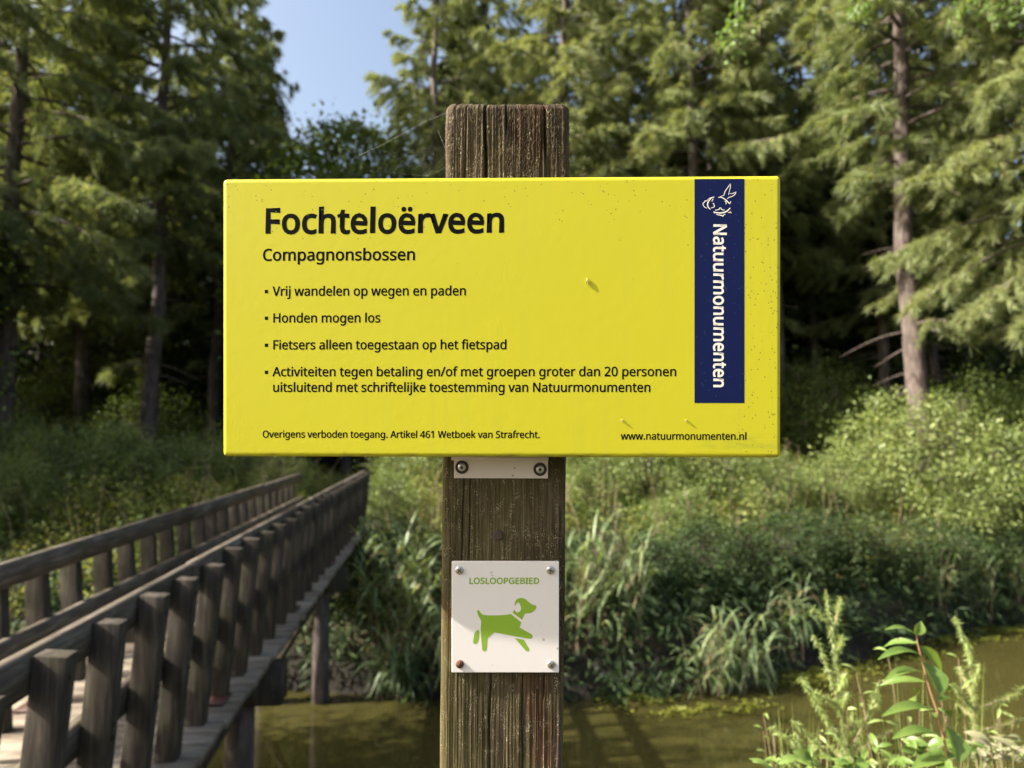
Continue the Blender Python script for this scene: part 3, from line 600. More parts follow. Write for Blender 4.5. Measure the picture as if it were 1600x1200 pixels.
'i': (207, ["115 430 139 430 139 287 139 143 139 0 115 0 92 0 68 0 68 143 68 287 68 430 92 430", "92 591 104 591 115 591 124 587 133 580 141 573 145 562 145 546 145 531 141 520 133 512 124 505 115 501 104 501 92 501 83 505 75 512 67 520 63 531 63 546 63 562 67 573 75 580 83 587"]),
'j': (207, ["46 -192 18 -192 4 -192 -7 -192 -18 -190 -28 -188 -37 -186 -44 -183 -44 -164 -44 -145 -44 -126 -36 -128 -28 -130 -19 -132 -11 -133 -1 -134 9 -134 26 -134 40 -129 51 -120 63 -111 68 -93 68 -67 68 99 68 264 68 430 92 430 115 430 139 430 139 265 139 101 139 -64 139 -91 134 -114 126 -133 117 -152 104 -167 87 -177 69 -187", "63 531 63 546 63 562 67 573 75 580 83 587 92 591 104 591 115 591 124 587 133 580 141 573 145 562 145 546 145 531 141 520 133 512 124 505 115 501 104 501 92 501 83 505 75 512 67 520"]),
'k': (428, ["138 397 138 291 138 283 138 271 137 257 136 244 135 231 135 221 136 221 137 221 138 221 141 226 146 232 152 240 159 248 165 256 172 264 179 273 184 279 189 285 235 333 281 381 326 430 354 430 381 430 409 430 351 369 293 307 235 246 297 164 359 82 421 0 393 0 364 0 336 0 286 67 237 134 187 200 171 186 154 172 138 158 138 105 138 53 138 0 115 0 91 0 68 0 68 203 68 406 68 609 91 609 115 609 138 609 138 503"]),
'l': (207, ["139 203 139 0 115 0 92 0 68 0 68 203 68 406 68 609 92 609 115 609 139 609 139 406"]),
'm': (749, ["512 438 540 438 588 438 625 425 649 401 673 376 685 335 685 280 685 187 685 93 685 0 662 0 638 0 615 0 615 92 615 184 615 277 615 310 608 336 594 353 580 370 558 379 528 379 486 379 456 366 438 342 420 318 411 283 411 237 411 158 411 79 411 0 388 0 365 0 342 0 342 92 342 184 342 277 342 299 338 318 332 333 326 348 316 360 303 367 290 375 274 379 253 379 225 379 202 372 185 360 169 348 157 331 150 308 142 285 139 257 139 223 139 149 139 74 139 0 115 0 92 0 68 0 68 143 68 287 68 430 87 430 106 430 125 430 129 410 132 391 136 371 137 371 138 371 140 371 149 386 160 399 173 409 186 418 200 426 217 431 233 435 249 438 266 438 299 438 327 432 349 420 371 408 388 390 398 366 399 366 400 366 402 366 416 390 436 408 461 420 486 432"]),
'n': (495, ["257 438 275 438 326 438 365 425 391 401 418 376 431 335 431 280 431 187 431 93 431 0 407 0 384 0 361 0 361 92 361 183 361 275 361 310 353 336 338 353 322 370 298 379 265 379 217 379 184 365 166 338 148 312 139 273 139 223 139 149 139 74 139 0 115 0 92 0 68 0 68 143 68 287 68 430 87 430 106 430 125 430 129 410 132 391 136 371 137 371 138 371 140 371 149 386 161 399 175 409 189 418 205 426 222 431 239 435"]),
'o': (485, ["442 263 442 216 442 180 437 148 428 121 418 93 405 70 388 51 370 31 349 17 324 7 300 -3 272 -8 241 -8 213 -8 187 -3 163 7 139 17 118 31 100 51 83 70 69 93 59 121 49 148 44 180 44 216 44 263 52 304 68 336 84 369 107 394 137 412 167 429 203 438 244 438 283 438 317 429 347 412 377 394 400 369 417 336 433 304", "117 267 117 216 117 182 121 153 130 128 139 103 153 84 172 71 190 57 214 51 243 51 272 51 296 57 314 71 333 84 347 103 356 128 364 153 369 182 369 216 369 250 364 279 355 303 346 327 332 346 314 359 296 372 272 379 242 379 198 379 167 364 147 335 127 306"]),
'p': (493, ["250 438 273 438 326 438 368 419 401 383 433 346 449 290 449 216 449 167 442 126 427 93 412 59 392 34 365 17 339 0 308 -8 272 -8 250 -8 230 -5 213 1 196 7 182 14 170 24 158 33 147 43 139 55 137 55 136 55 134 55 135 45 136 34 137 20 138 6 139 -6 139 -16 139 -75 139 -134 139 -192 115 -192 92 -192 68 -192 68 15 68 222 68 430 87 430 107 430 126 430 129 410 132 391 136 371 137 371 138 371 139 371 147 384 158 395 170 405 182 415 196 423 213 429 230 435", "299 379 260 379 231 379 208 373 190 362 172 351 160 335 152 313 144 291 139 263 139 229 139 225 139 220 139 216 139 180 142 150 150 126 157 101 170 83 188 70 206 57 230 51 261 51 288 51 309 58 326 72 343 87 355 106 364 131 372 156 376 184 376 217 376 266 367 305 348 334 329 364"]),
'r': (331, ["249 438 269 438 277 438 285 437 295 437 304 436 312 435 319 433 316 411 313 390 310 368 303 370 296 371 287 372 279 373 271 374 264 374 247 374 231 370 217 363 202 356 188 347 176 334 165 321 155 306 149 289 142 271 139 251 139 229 139 153 139 76 139 0 115 0 92 0 68 0 68 143 68 287 68 430 87 430 107 430 126 430 129 404 131 377 134 351 135 351 136 351 137 351 146 367 157 382 170 395 183 408 198 418 214 426 231 434"]),
's': (384, ["348 142 348 119 348 91 341 68 327 49 313 30 294 16 268 6 242 -3 212 -8 176 -8 146 -8 121 -6 99 -1 77 4 58 11 42 19 42 41 42 62 42 83 59 75 80 67 104 60 128 53 153 49 178 49 214 49 240 55 256 66 272 78 280 93 280 112 280 123 277 133 271 141 265 150 255 158 239 167 224 175 202 185 174 196 146 206 122 217 103 228 83 238 68 251 57 266 46 281 41 300 41 324 41 360 56 388 85 408 115 428 154 438 202 438 228 438 253 435 275 430 298 425 319 418 339 409 331 390 323 372 315 353 297 360 278 367 258 372 238 377 218 380 197 380 168 380 146 375 131 366 116 357 108 344 108 328 108 316 112 306 119 298 126 290 137 282 154 274 170 266 191 256 219 246 246 236 269 226 289 215 308 204 323 191 333 176 343 161"]),
't': (289, ["192 50 212 50 222 50 233 51 245 53 256 54 265 56 272 59 272 41 272 23 272 5 264 1 254 -2 240 -4 226 -7 213 -8 200 -8 177 -8 157 -4 138 4 119 11 103 25 91 44 80 63 74 90 74 125 74 209 74 292 74 375 53 375 33 375 13 375 13 387 13 398 13 409 33 418 54 428 75 437 84 468 93 498 103 528 117 528 130 528 144 528 144 496 144 463 144 430 186 430 227 430 269 430 269 412 269 393 269 375 227 375 186 375 144 375 144 292 144 210 144 127 144 101 151 81 163 69 176 56"]),
'u': (495, ["404 430 427 430 427 287 427 143 427 0 408 0 389 0 370 0 366 19 363 38 359 57 358 57 357 57 356 57 347 42 335 30 321 20 306 10 291 3 273 -1 256 -6 238 -8 220 -8 186 -8 157 -3 134 8 110 19 93 36 81 59 69 82 63 112 63 148 63 242 63 336 63 430 87 430 111 430 135 430 135 338 135 245 135 153 135 119 142 93 158 76 173 59 198 51 230 51 262 51 287 57 306 69 324 81 337 98 345 121 353 145 357 173 357 206 357 281 357 355 357 430 380 430"]),
'v': (407, ["190 0 163 0 109 143 54 287 0 430 25 430 50 430 75 430 106 345 136 261 167 176 171 165 176 152 180 137 185 123 190 109 193 96 197 83 200 72 201 63 202 63 203 63 204 63 207 72 210 83 214 96 218 110 222 123 227 138 232 152 237 165 241 176 271 261 302 345 332 430 357 430 382 430 407 430 353 287 298 143 244 0 217 0"]),
'w': (630, ["370 162 346 243 342 254 339 265 336 276 333 287 330 298 328 308 325 317 323 327 321 335 319 344 317 351 316 357 315 357 314 357 313 357 312 351 310 344 308 335 306 327 304 317 302 307 300 297 297 286 294 275 291 265 288 253 284 242 258 162 233 81 207 1 180 1 153 1 127 1 87 144 48 287 9 431 33 431 57 431 82 431 102 354 121 278 141 201 145 186 149 170 153 154 157 139 160 124 163 109 166 95 168 83 169 73 170 73 171 73 172 73 174 79 176 87 178 97 180 107 182 117 185 128 187 138 190 149 193 160 196 170 199 180 201 188 227 269 252 350 277 431 303 431 329 431 354 431 379 350 404 269 428 188 432 176 436 163 440 149 444 135 447 122 451 109 454 96 456 84 457 74 458 74 459 74 460 74 461 83 463 94 466 108 469 121 473 136 477 153 481 169 485 185 489 201 509 278 529 354 549 431 573 431 597 431 621 431 582 287 542 144 502 1 474 1 447 1 419 1 395 82"]),
'ë': (452, ["196 438 234 438 271 438 303 430 329 414 356 398 376 375 390 346 404 317 411 283 411 244 411 230 411 215 411 201 313 201 215 201 117 201 118 153 131 116 154 90 178 65 211 52 254 52 281 52 306 55 327 60 348 65 370 72 392 82 392 61 392 41 392 20 370 10 349 3 327 -1 306 -6 280 -8 251 -8 210 -8 174 0 143 17 112 33 88 58 70 91 53 124 44 164 44 212 44 259 52 299 68 333 84 366 106 392 134 411 163 429", "257 380 233 380 200 380 173 369 154 348 134 326 122 296 119 257 192 257 265 257 338 257 338 282 334 303 326 322 319 340 308 354 292 364 277 375", "116 533 116 546 116 560 120 570 128 576 135 582 144 585 154 585 164 585 173 582 180 576 188 570 192 560 192 546 192 533 188 523 180 516 173 509 164 506 154 506 144 506 135 509 128 516 120 523", "267 533 267 546 267 560 271 570 278 576 285 582 294 585 304 585 314 585 323 582 330 576 338 570 342 560 342 546 342 533 338 523 330 516 323 509 314 506 304 506 294 506 285 509 278 516 271 523"]),
}

def text_width(s, tr=0): return sum(G[c][0] + tr for c in s) - tr
def inside(p, P):
    x, y = P[:, 0], P[:, 1]; x2, y2 = np.roll(x, -1), np.roll(y, -1)
    c = (y > p[1]) != (y2 > p[1]); xi = x + (p[1] - y) * (x2 - x) / np.where(y2 == y, 1e-12, y2 - y)
    return int((c & (xi > p[0])).sum()) % 2 == 1
def letters(name, s, x0, x1, base, cap, mat, parent, bold=0.0, y=-0.00008, turn=False):
    """lettering fitted between x0 and x1 on a baseline; cap is the capital height. turn: reads downwards"""
    k = cap / 573.0
    # spread: take up the difference partly by letter width, partly by spacing
    nat = text_width(s) * k
    kx = k * min(1.04, max(0.86, (x1 - x0) / nat)); tr = ((x1 - x0) - text_width(s) * kx) / max(1, len(s) - 1)
    V2, F, px = [], [], 0.0
    tt = np.linspace(0, 1, 4, endpoint=False)[:, None]
    for ch in s:
        adv, sps = G[ch]
        loops = []
        for sp in sps:
            a = np.array(list(map(int, sp.split())), float).reshape(-1, 3, 2)
            p0, h0 = a[:, 1], a[:, 2]; h1, p1 = np.roll(a[:, 0], -1, 0), np.roll(a[:, 1], -1, 0)
            pts = []
            for q in range(len(a)):
                line = abs(np.cross(p1[q] - p0[q], h0[q] - p0[q])) < 900 and abs(np.cross(p1[q] - p0[q], h1[q] - p0[q])) < 900
                t = tt[:1] if line else tt
                pts.append((1 - t) ** 3 * p0[q] + 3 * (1 - t) ** 2 * t * h0[q] + 3 * (1 - t) * t * t * h1[q] + t ** 3 * p1[q])
            P = np.concatenate(pts); P = np.stack([px + P[:, 0] * kx, P[:, 1] * k], -1)
            loops.append(P)
        if loops:
            n0 = len(V2); flat = [Vector((q[0] * 1000, q[1] * 1000, 0)) for P in loops for q in P]
            V2 += [(q.x / 1000, q.y / 1000, 0.0) for q in flat]
            offs = np.cumsum([0] + [len(P) for P in loops])
            par = [[a for a in range(len(loops)) if a != b and inside(loops[b][0], loops[a])] for b in range(len(loops))]
            for a in range(len(loops)):
                if par[a]: continue
                grp = [a] + [b for b in range(len(loops)) if a in par[b]]
                idx = np.concatenate([np.arange(offs[b], offs[b + 1]) for b in grp])
                tri = tessellate_polygon([[Vector((q[0] * 1000, q[1] * 1000, 0)) for q in loops[b]] for b in grp])
                F += [[n0 + int(idx[w]) for w in t] for t in tri]
            for P in loops:                      # the pen's extra weight along the outline
                n = len(P); d = unit(np.roll(P, -1, 0) - np.roll(P, 1, 0)); e1 = unit(P - np.roll(P, 1, 0))
                nn = np.stack([-d[:, 1], d[:, 0]], -1); cs = np.clip((d * e1).sum(-1, keepdims=True), 0.6, 1)
                n0 = len(V2)
                V2 += [(*q, 0.00002) for q in P + nn * bold / cs] + [(*q, 0.00002) for q in P - nn * bold / cs]
                for q in range(n):
                    r_ = (q + 1) % n; F += [[n0 + q, n0 + r_, n0 + n + r_], [n0 + q, n0 + n + r_, n0 + n + q]]
        px += adv * kx + tr
    co = np.array(V2)
    if turn: V = np.stack([base + co[:, 1], y - co[:, 2], x0 - co[:, 0]], -1)
    else: V = np.stack([x0 + co[:, 0], y - co[:, 2], base + co[:, 1]], -1)
    return MB().add(V, F).build(name, mat, parent)
def poly(pts, y, mb):
    bm = bmesh.new(); vs = [bm.verts.new((a, y, b)) for a, b in pts]
    f = bm.faces.new(vs); f.normal_update()
    bmesh.ops.triangulate(bm, faces=[f], ngon_method='EAR_CLIP'); bm.verts.index_update()
    mb.add([tuple(q.co) for q in bm.verts], [[q.index for q in f.verts] for f in bm.faces]); bm.free()
def stroke(pts, wd, y, mb):
    pts = np.array(pts, float)
    # smooth the hand-drawn line a little
    d = unit(np.gradient(pts, axis=0)); nn = np.stack([-d[:, 1], d[:, 0]], -1)
    t = np.linspace(0, 1, len(pts)); ww = wd * (0.55 + 0.45 * np.sin(np.pi * np.clip(t, 0.08, 0.92)))[:, None] / 2
    a, b = pts + nn * ww, pts - nn * ww
    V = np.array([(p[0], y, p[1]) for p in a] + [(p[0], y, p[1]) for p in b]); n = len(pts)
    mb.add(V, [(i, i + 1, n + i + 1, n + i) for i in range(n - 1)])

def info_sign():
    root = tag(empty('info_sign', SM), 'yellow rectangular nature reserve sign with black Dutch text and a blue band', 'sign')
    L, T = lp(343.5, 276.5); Rr, B = lp(1217.5, 714.5)
    panel(L, Rr, B, T, 0.0, 0.024, 0.0042, 6, M['yellow'], root, 'panel')
    bl, bt = lp(1083.5, 280.5); br, bb = lp(1160.5, 629.5)
    bt = T - 0.0032
    mb = MB(); mb.add([(bl, -0.00012, bb), (br, -0.00012, bb), (br, -0.00012, bt), (bl, -0.00012, bt)], [(0, 1, 2, 3)]); band = mb.build('blue_band', M['blue'], root)
    def ln(name, s, px0, px1, py, cap, bold, par=root, mat='black'):
        x0, z = lp(px0, py); x1, _ = lp(px1, py)
        return letters(name, s, x0, x1, z, cap * S, M[mat], par, bold * S)
    ln('lettering', 'Fochteloërveen', 409, 790.5, 363.3, 39.0, 1.38)
    ln('lettering', 'Compagnonsbossen', 407, 649.5, 406, 18.2, 0.52)
    ln('lettering', 'Vrij wandelen op wegen en paden', 423.5, 729, 461.3, 14.6, 0.36)
    ln('lettering', 'Honden mogen los', 423, 594, 503.3, 14.4, 0.36)
    ln('lettering', 'Fietsers alleen toegestaan op het fietspad', 423, 792.5, 545.6, 14.4, 0.36)
    ln('lettering', 'Activiteiten tegen betaling en/of met groepen groter dan 20 personen', 423.5, 1056.5, 587.8, 14.4, 0.36)
    ln('lettering', 'uitsluitend met schriftelijke toestemming van Natuurmonumenten', 423, 1016.5, 612.3, 14.4, 0.36)
    ln('lettering', 'Overigens verboden toegang. Artikel 461 Wetboek van Strafrecht.', 407, 844, 684.3, 10.8, 0.28)
    ln('lettering', 'www.natuurmonumenten.nl', 969.5, 1164.5, 686.5, 11.2, 0.30)
    for py in (454.5, 496.5, 539, 581.5):
        x, z = lp(413.5, py); h = 2.6 * S
        MB().add([(x - h, -0.0001, z - h), (x + h, -0.0001, z - h), (x + h, -0.0001, z + h), (x - h, -0.0001, z + h)], [(0, 1, 2, 3)]).build('bullet_mark', M['black'], root)
    # band lettering, reading downwards
    bx, z0 = lp(1112.8, 350.5); _, z1 = lp(1112.8, 606.5)
    letters('band_lettering', 'Natuurmonumenten', z0, z0 + (z0 - z1), bx, 20.3 * S, M['cream'], band, 0.62 * S, y=-0.00023, turn=True)
    E = lambda a: [lp(1075 + q[0] / 10.62, 270 + q[1] / 10.62) for q in a]
    mb = MB()
    for w, pl in ((12, [(515,418),(545,402),(572,398),(580,365),(590,330),(612,300),(648,250),(680,205),(684,235),(672,290),(656,350),(650,388)]),
                  (12, [(668,366),(700,368),(735,358),(775,340),(765,365),(735,398),(695,418),(650,432),(634,446),(630,456)]),
                  (17, [(480,430),(515,424),(550,435),(590,460),(630,496),(652,520),(668,535),(680,512),(686,494)]),
                  (13, [(580,487),(605,500),(612,520),(602,546)]),
                  (19, [(415,422),(385,428),(355,450),(328,482),(310,515),(303,550),(312,580),(330,606),(352,624)]),
                  (13, [(372,428),(335,442),(305,470),(288,486),(262,486),(256,506),(230,524),(228,540),(242,572),(266,594),(298,606)]),
                  (12, [(400,452),(384,470),(374,496)]),
                  (14, [(388,528),(408,528),(404,548),(420,562),(412,585),(385,598),(360,602)]),
                  (22, [(404,664),(440,678),(500,686),(560,682),(615,662),(650,632),(676,602)]),
                  (15, [(430,640),(468,634),(492,626),(506,602),(522,602),(534,628),(560,638),(586,634)]),
                  (16, [(448,706),(485,718),(530,724),(556,740),(572,716),(598,706)]),
                  (12, [(640,680),(668,678),(682,662),(686,680),(694,692)]),
                  (10, [(404,664),(412,680),(428,692)])):
        stroke(E(pl), w / 10.62 * S, -0.00023, mb)
    mb.build('emblem', M['cream'], band)
    # mounting strip and its two bolts on the post, joined to the sign's back channel
    yb = POST_D - 0.0035
    xa, za = lp(708, 718, yb); xb, zb = lp(855, 747.5, yb)
    st = panel(xa, xb, zb, za + 0.0, yb, POST_D - 0.0008, 0.0005, 2, M['alu'], root, 'mounting_strip')
    MB().box((xa - 0.002, yb - 0.010, za + 0.0002), (xb, POST_D - 0.001, za + 0.004)).build('back_channel', M['alu'], root)
    for qx, qy in ((720.5, 730), (842.5, 733)):
        x, z = lp(qx, qy, yb)
        disc(x, z, yb - 0.0010, 0.0070, 0.001, M['rubber'], st, 'washer')
        disc(x, z, yb - 0.0024, 0.0042, 0.0014, M['steel'], st, 'bolt_head', dome=0.0012)
        disc(x, z, yb - 0.0040, 0.0019, 0.0006, M['rubber'], st, 'hex_socket', seg=6)
    return root

def dog_plate():
    root = tag(empty('dog_plate', PM), 'small white square plate with a green running dog screwed to the post', 'sign')
    yf = POST_D - 0.0045
    L, T = lp(705.8, 877.5, yf); Rr, B = lp(873.5, 1051, yf)
    panel(L, Rr, B, T, yf, POST_D - 0.0012, 0.0006, 3, M['white'], root, 'panel')
    x0, z = lp(732.5, 912.2, yf); x1, _ = lp(843, 912.2, yf)
    k = (SIGN_D + yf) / FPX
    letters('lettering', 'LOSLOOPGEBIED', x0, x1, z, 9.3 * k, M['green'], root, 0.48 * k, y=yf - 0.0001)
    E = lambda a: [lp(640 + q[0] / 5.3333, 840 + q[1] / 5.3333, yf) for q in a]
    mb = MB(); y = yf - 0.0001
    poly(E([(565,607),(571,602),(578,606),(590,625),(610,642),(660,648),(740,648),(800,643),(845,637),(930,705),(917,750),(1015,805),(1024,815),(1025,828),(1018,838),(1005,843),(960,837),(880,823),(760,800),(705,790),(648,840),(642,930),(636,943),(622,948),(612,944),(606,934),(597,850),(592,760),(597,695),(570,645),(562,620)]), y, mb)
    poly(E([(858,625),(937,685),(960,632),(1010,628),(1035,614),(1050,596),(1057,578),(1053,566),(1042,562),(1022,557),(990,535),(968,514),(945,504),(918,503),(895,512),(881,530),(875,552),(874,572),(886,555),(903,535),(920,555),(930,590),(922,613),(900,625),(882,615),(873,598),(868,608)]), y, mb)
    poly(E([(575,765),(580,790),(575,850),(568,870),(555,885),(542,888),(531,880),(529,865),(540,800),(552,780)]), y, mb)
    poly(E([(877,838),(950,850),(998,930),(995,942),(983,948),(972,945),(962,936)]), y, mb)
    mb.build('dog_pictogram', M['green'], root)
    for i, (qx, qy) in enumerate(((717.8, 891), (860, 891), (718.3, 1037.5), (861, 1038))):
        x, z = lp(qx, qy, yf)
        mt = M['rust'] if i == 2 else M['steel']
        s = disc(x, z, yf - 0.0012, 0.0043, 0.0012, mt, root, 'screw', dome=0.0009)
        if i == 2: s['label'] = 'rusty brown screw head'
        a = (0.6, 0.25, 0.1, 1.0)[i]
        Mx = Matrix.Translation((x, yf - 0.0020, z)) @ Matrix.Rotation(a, 4, 'Y')
        c = MB().box((-0.0028, -0.0003, -0.0004), (0.0028, 0.0004, 0.0004), Mx)
        c.box((-0.0004, -0.00032, -0.0028), (0.0004, 0.0004, 0.0028), Mx)
        c.build('cross_slot', M['rubber'], s)
post(); info_sign(); dog_plate()

def bug(px, py, label, long=0.006, tilt=0.3):
    x, z = lp(px, py)
    Mx = SM @ Matrix.Translation((x, 0, z)) @ Matrix.Rotation(tilt, 4, 'Y')
    mb = MB(); t = np.linspace(-1, 1, 9)
    rr = 0.0003 + 0.0004 * np.sqrt(np.clip(1 - t * t, 0, 1))
    mb.tube(np.stack([0 * t, -0.0009 + 0 * t, t * long / 2], -1), rr, 8, True)
    o = mb.build('insect', M['bug'], None, True); o.matrix_world = Mx
    w = MB()
    for s in (-1, 1):
        w.add([(0, -0.0014, long * .25), (s * 0.0007, -0.0018, -long * .1), (s * 0.0006, -0.0015, -long * .65), (0, -0.0014, -long * .3)], [(0, 1, 2, 3)])
    for s in (-1, 1):
        for q in (-0.3, 0.0, 0.3): w.tube([(0, -0.0009, q * long), (s * 0.0009, -0.0012, q * long * 1.2), (s * 0.0015, -0.0001, q * long * 1.5)], 0.000045, 4)
    wo = w.build('wing', M['bug'], o)
    tag(o, label, 'insect', 'insects on the yellow sign')
bug(917, 440, 'thin pale insect resting in the middle of the yellow sign', 0.006, 0.15)
bug(972, 657, 'tiny yellowish insect on the sign above the web address', 0.004, -0.9)
bug(1071, 657, 'tiny brownish insect on the sign below the blue band', 0.003, -0.9)

def web():
    mb = MB(); rng = np.random.default_rng(8)
    cx, cy = 668, 275
    q = lambda px, py, d=0.05: (lp(px, py, d)[0], d, lp(px, py, d)[1])
    for a in np.linspace(R(95), R(262), 9):
        pass
    rad = []
    for a in np.linspace(R(25), R(175), 7):
        rr = 70 + 25 * math.cos(2 * a)
        rad.append((a, rr)); mb.tube([q(cx, cy), q(cx + rr * math.cos(a), cy - rr * math.sin(a))], 0.000016, 4)
    for f in np.linspace(0.3, 0.92, 8):
        mb.tube([q(cx + r * f * math.cos(a), cy - r * f * math.sin(a)) for a, r in rad], 0.00001, 4)
    mb.tube([q(560, 243), q(600, 225), q(664, 190), q(698, 176)], 0.00005, 4)
    mb.tube([q(684, 203), q(697, 236)], 0.000045, 4)
    o = mb.build('spider_web', M['web']); o.matrix_world = PM
    tag(o, 'fine spider web strung beside the top of the post', 'spider web')
web()

# ------------------------------------------------------------------ plants: generators
def blades(rng, base, dirn, length, width, mb):
    """slim pointed triangles from arrays"""
    n = len(base)
    side = unit(np.cross(dirn, rng.normal(size=(n, 3))))
    w = side * width[:, None] / 2
    V = np.stack([base - w, base + w, base + dirn * length[:, None]], 1).reshape(-1, 3)
    mb.add(V, np.arange(n * 3).reshape(-1, 3))
def rhombs(rng, base, dirn, nor, length, width, mb):
    n = len(base)
    side = unit(np.cross(dirn, nor)); up = np.cross(side, dirn)
    l = length[:, None]; w = width[:, None] / 2
    mid = base + dirn * l * 0.45
    V = np.stack([base, mid + side * w + up * w * 0.35, base + dirn * l, mid - side * w + up * w * 0.35], 1).reshape(-1, 3)
    k = np.arange(n)[:, None] * 4
    mb.add(V, np.concatenate([k + np.array([[0, 1, 2]]), k + np.array([[0, 2, 3]])]))

def conifer(seed, H, Rad, z0, nb, sec=5.0, nbl=26, bl=0.17, bw=0.026, droop=0.35, r0=0.24, dead=26, scat=0.38, hang=-0.30):
    rng = np.random.default_rng(seed)
    tr, cr = MB(), MB()
    zz = np.linspace(-0.3, H, 16)
    wx = np.cumsum(rng.normal(0, 0.05, 16)); wy = np.cumsum(rng.normal(0, 0.05, 16)); wx -= wx[0]; wy -= wy[0]
    rr = r0 * (1 - np.clip(zz / H, 0, 1)) ** 0.8 + 0.015; rr[0] *= 1.35; rr[1] *= 1.08
    tr.tube(np.stack([wx, wy, zz], -1), rr, 12)
    tx = lambda z: np.array((np.interp(z, zz, wx), np.interp(z, zz, wy), z))
    B, D, Ln, Wd = [], [], [], []
    for i in range(nb + dead):
        isdead = i >= nb
        f = (i + rng.random()) / nb if not isdead else 0
        z = z0 + (H - z0) * f ** 0.92 if not isdead else rng.uniform(1.5, z0 + 1)
        prof = (1 - f) ** 0.75 * (0.62 + 0.38 * min(1, f / 0.15)) if not isdead else rng.uniform(0.08, 0.42)
        Lb = Rad * prof * rng.uniform(0.45, 1.18) + 0.3
        az = i * 2.399 + rng.uniform(-.5, .5)
        t = np.linspace(0, 1, 7)
        up0 = rng.uniform(-0.05, 0.25) + 0.35 * f
        pz = Lb * (up0 * t - droop * (1 - 0.5 * f) * t ** 2 + 0.16 * t ** 4)
        hx = Lb * (t - 0.08 * t ** 3)
        a2 = az + 0.25 * rng.normal() * t
        pts = tx(z) + np.stack([np.cos(a2) * hx, np.sin(a2) * hx, pz], -1)
        tr.tube(pts, np.linspace(0.012 + 0.011 * Lb, 0.005, 7), 5)
        if isdead: 
            if rng.random() < 0.75: continue
        ns = max(4, int(sec * Lb))
        ts = rng.uniform(0.12, 1.0, ns) ** 0.8
        for tt in ts:
            p0 = np.array([np.interp(tt, t, pts[:, k]) for k in range(3)])
            sd = rng.choice((-1, 1)); ang = az + sd * rng.uniform(0.35, 1.25)
            ls = (0.22 + 0.30 * Lb * (1.08 - tt)) * rng.uniform(0.6, 1.15)
            sl_ = rng.uniform(-0.75, 0.05)
            dv = np.array((math.cos(ang), math.sin(ang), sl_)); dv /= np.linalg.norm(dv)
            m = int(nbl * (0.5 + ls))
            u = rng.random(m) ** 0.8
            sag = -0.42 * ls * u ** 2
            b = p0 + dv * (u * ls)[:, None]; b[:, 2] += sag
            b += rng.normal(0, 0.03, (m, 3))
            d = unit(dv * 0.75 + rng.normal(0, scat, (m, 3)) + np.array((0, 0, hang)))
            B.append(b); D.append(d); Ln.append(bl * rng.uniform(0.6, 1.3, m)); Wd.append(bw * rng.uniform(0.7, 1.3, m))
    blades(rng, np.concatenate(B), np.concatenate(D), np.concatenate(Ln), np.concatenate(Wd), cr)
    return tr, cr

def leafcloud(seed, H, Rx, z0, ncl, nl, leaf=0.07, r0=0.1, nstem=1, clr=0.45, flat=0.8):
    """broadleaf shrub or tree: forked stems with leaf clusters towards their ends"""
    rng = np.random.default_rng(seed)
    tr, cr = MB(), MB()
    B, D, Nn, Ln = [], [], [], []
    stems = []
    for s in range(nstem):
        az = s * 2.4 + rng.uniform(-.4, .4); sp = Rx * rng.uniform(0.15, 0.65) if nstem > 1 else 0.2
        t = np.linspace(0, 1, 6); hh = H * rng.uniform(0.6, 0.95)
        pts = np.stack([np.cos(az) * sp * t ** 1.3 + rng.normal(0, .03, 6), np.sin(az) * sp * t ** 1.3 + rng.normal(0, .03, 6), hh * t - 0.15], -1)
        tr.tube(pts, np.linspace(r0, r0 * 0.2, 6), 7); stems.append(pts)
    for c in range(ncl):
        u = unit(rng.normal(size=3)); q = rng.random() ** 0.45
        zc = z0 + (H - z0) * (0.5 + 0.5 * u[2] * q)
        k = 1.0 - 0.35 * max(0, (zc - z0) / (H - z0) - 0.5)
        k *= 0.75 + 0.5 * vnoise(math.atan2(u[1], u[0]) * 2 + seed, zc * 1.5)
        ctr = np.array((u[0] * q * Rx * k, u[1] * q * Rx * k, zc))
        st = stems[rng.integers(nstem)]; p0 = st[rng.integers(2, 6)]
        mid = (p0 + ctr) / 2 + rng.normal(0, 0.08, 3) * Rx * 0.3
        tr.tube([p0, mid, ctr], [r0 * 0.25, r0 * 0.15, 0.004], 4)
        m = int(nl * rng.uniform(0.5, 1.4)); cs = clr * rng.uniform(0.6, 1.3)
        o = rng.normal(0, 1, (m, 3)) * cs * np.array((0.6, 0.6, 0.6 * flat))
        B.append(ctr + o); out = unit(o + np.array((u[0], u[1], 0.2)) * cs)
        D.append(unit(out * 0.8 + rng.normal(0, 0.5, (m, 3)) + np.array((0, 0, -0.2))))
        Nn.append(unit(rng.normal(0, 0.55, (m, 3)) + np.array((0, 0, 0.8)) + 0.4 * out)); Ln.append(leaf * rng.uniform(0.55, 1.3, m))
    Ln = np.concatenate(Ln)
    rhombs(rng, np.concatenate(B), np.concatenate(D), np.concatenate(Nn), Ln, Ln * 0.6, cr)
    return tr, cr

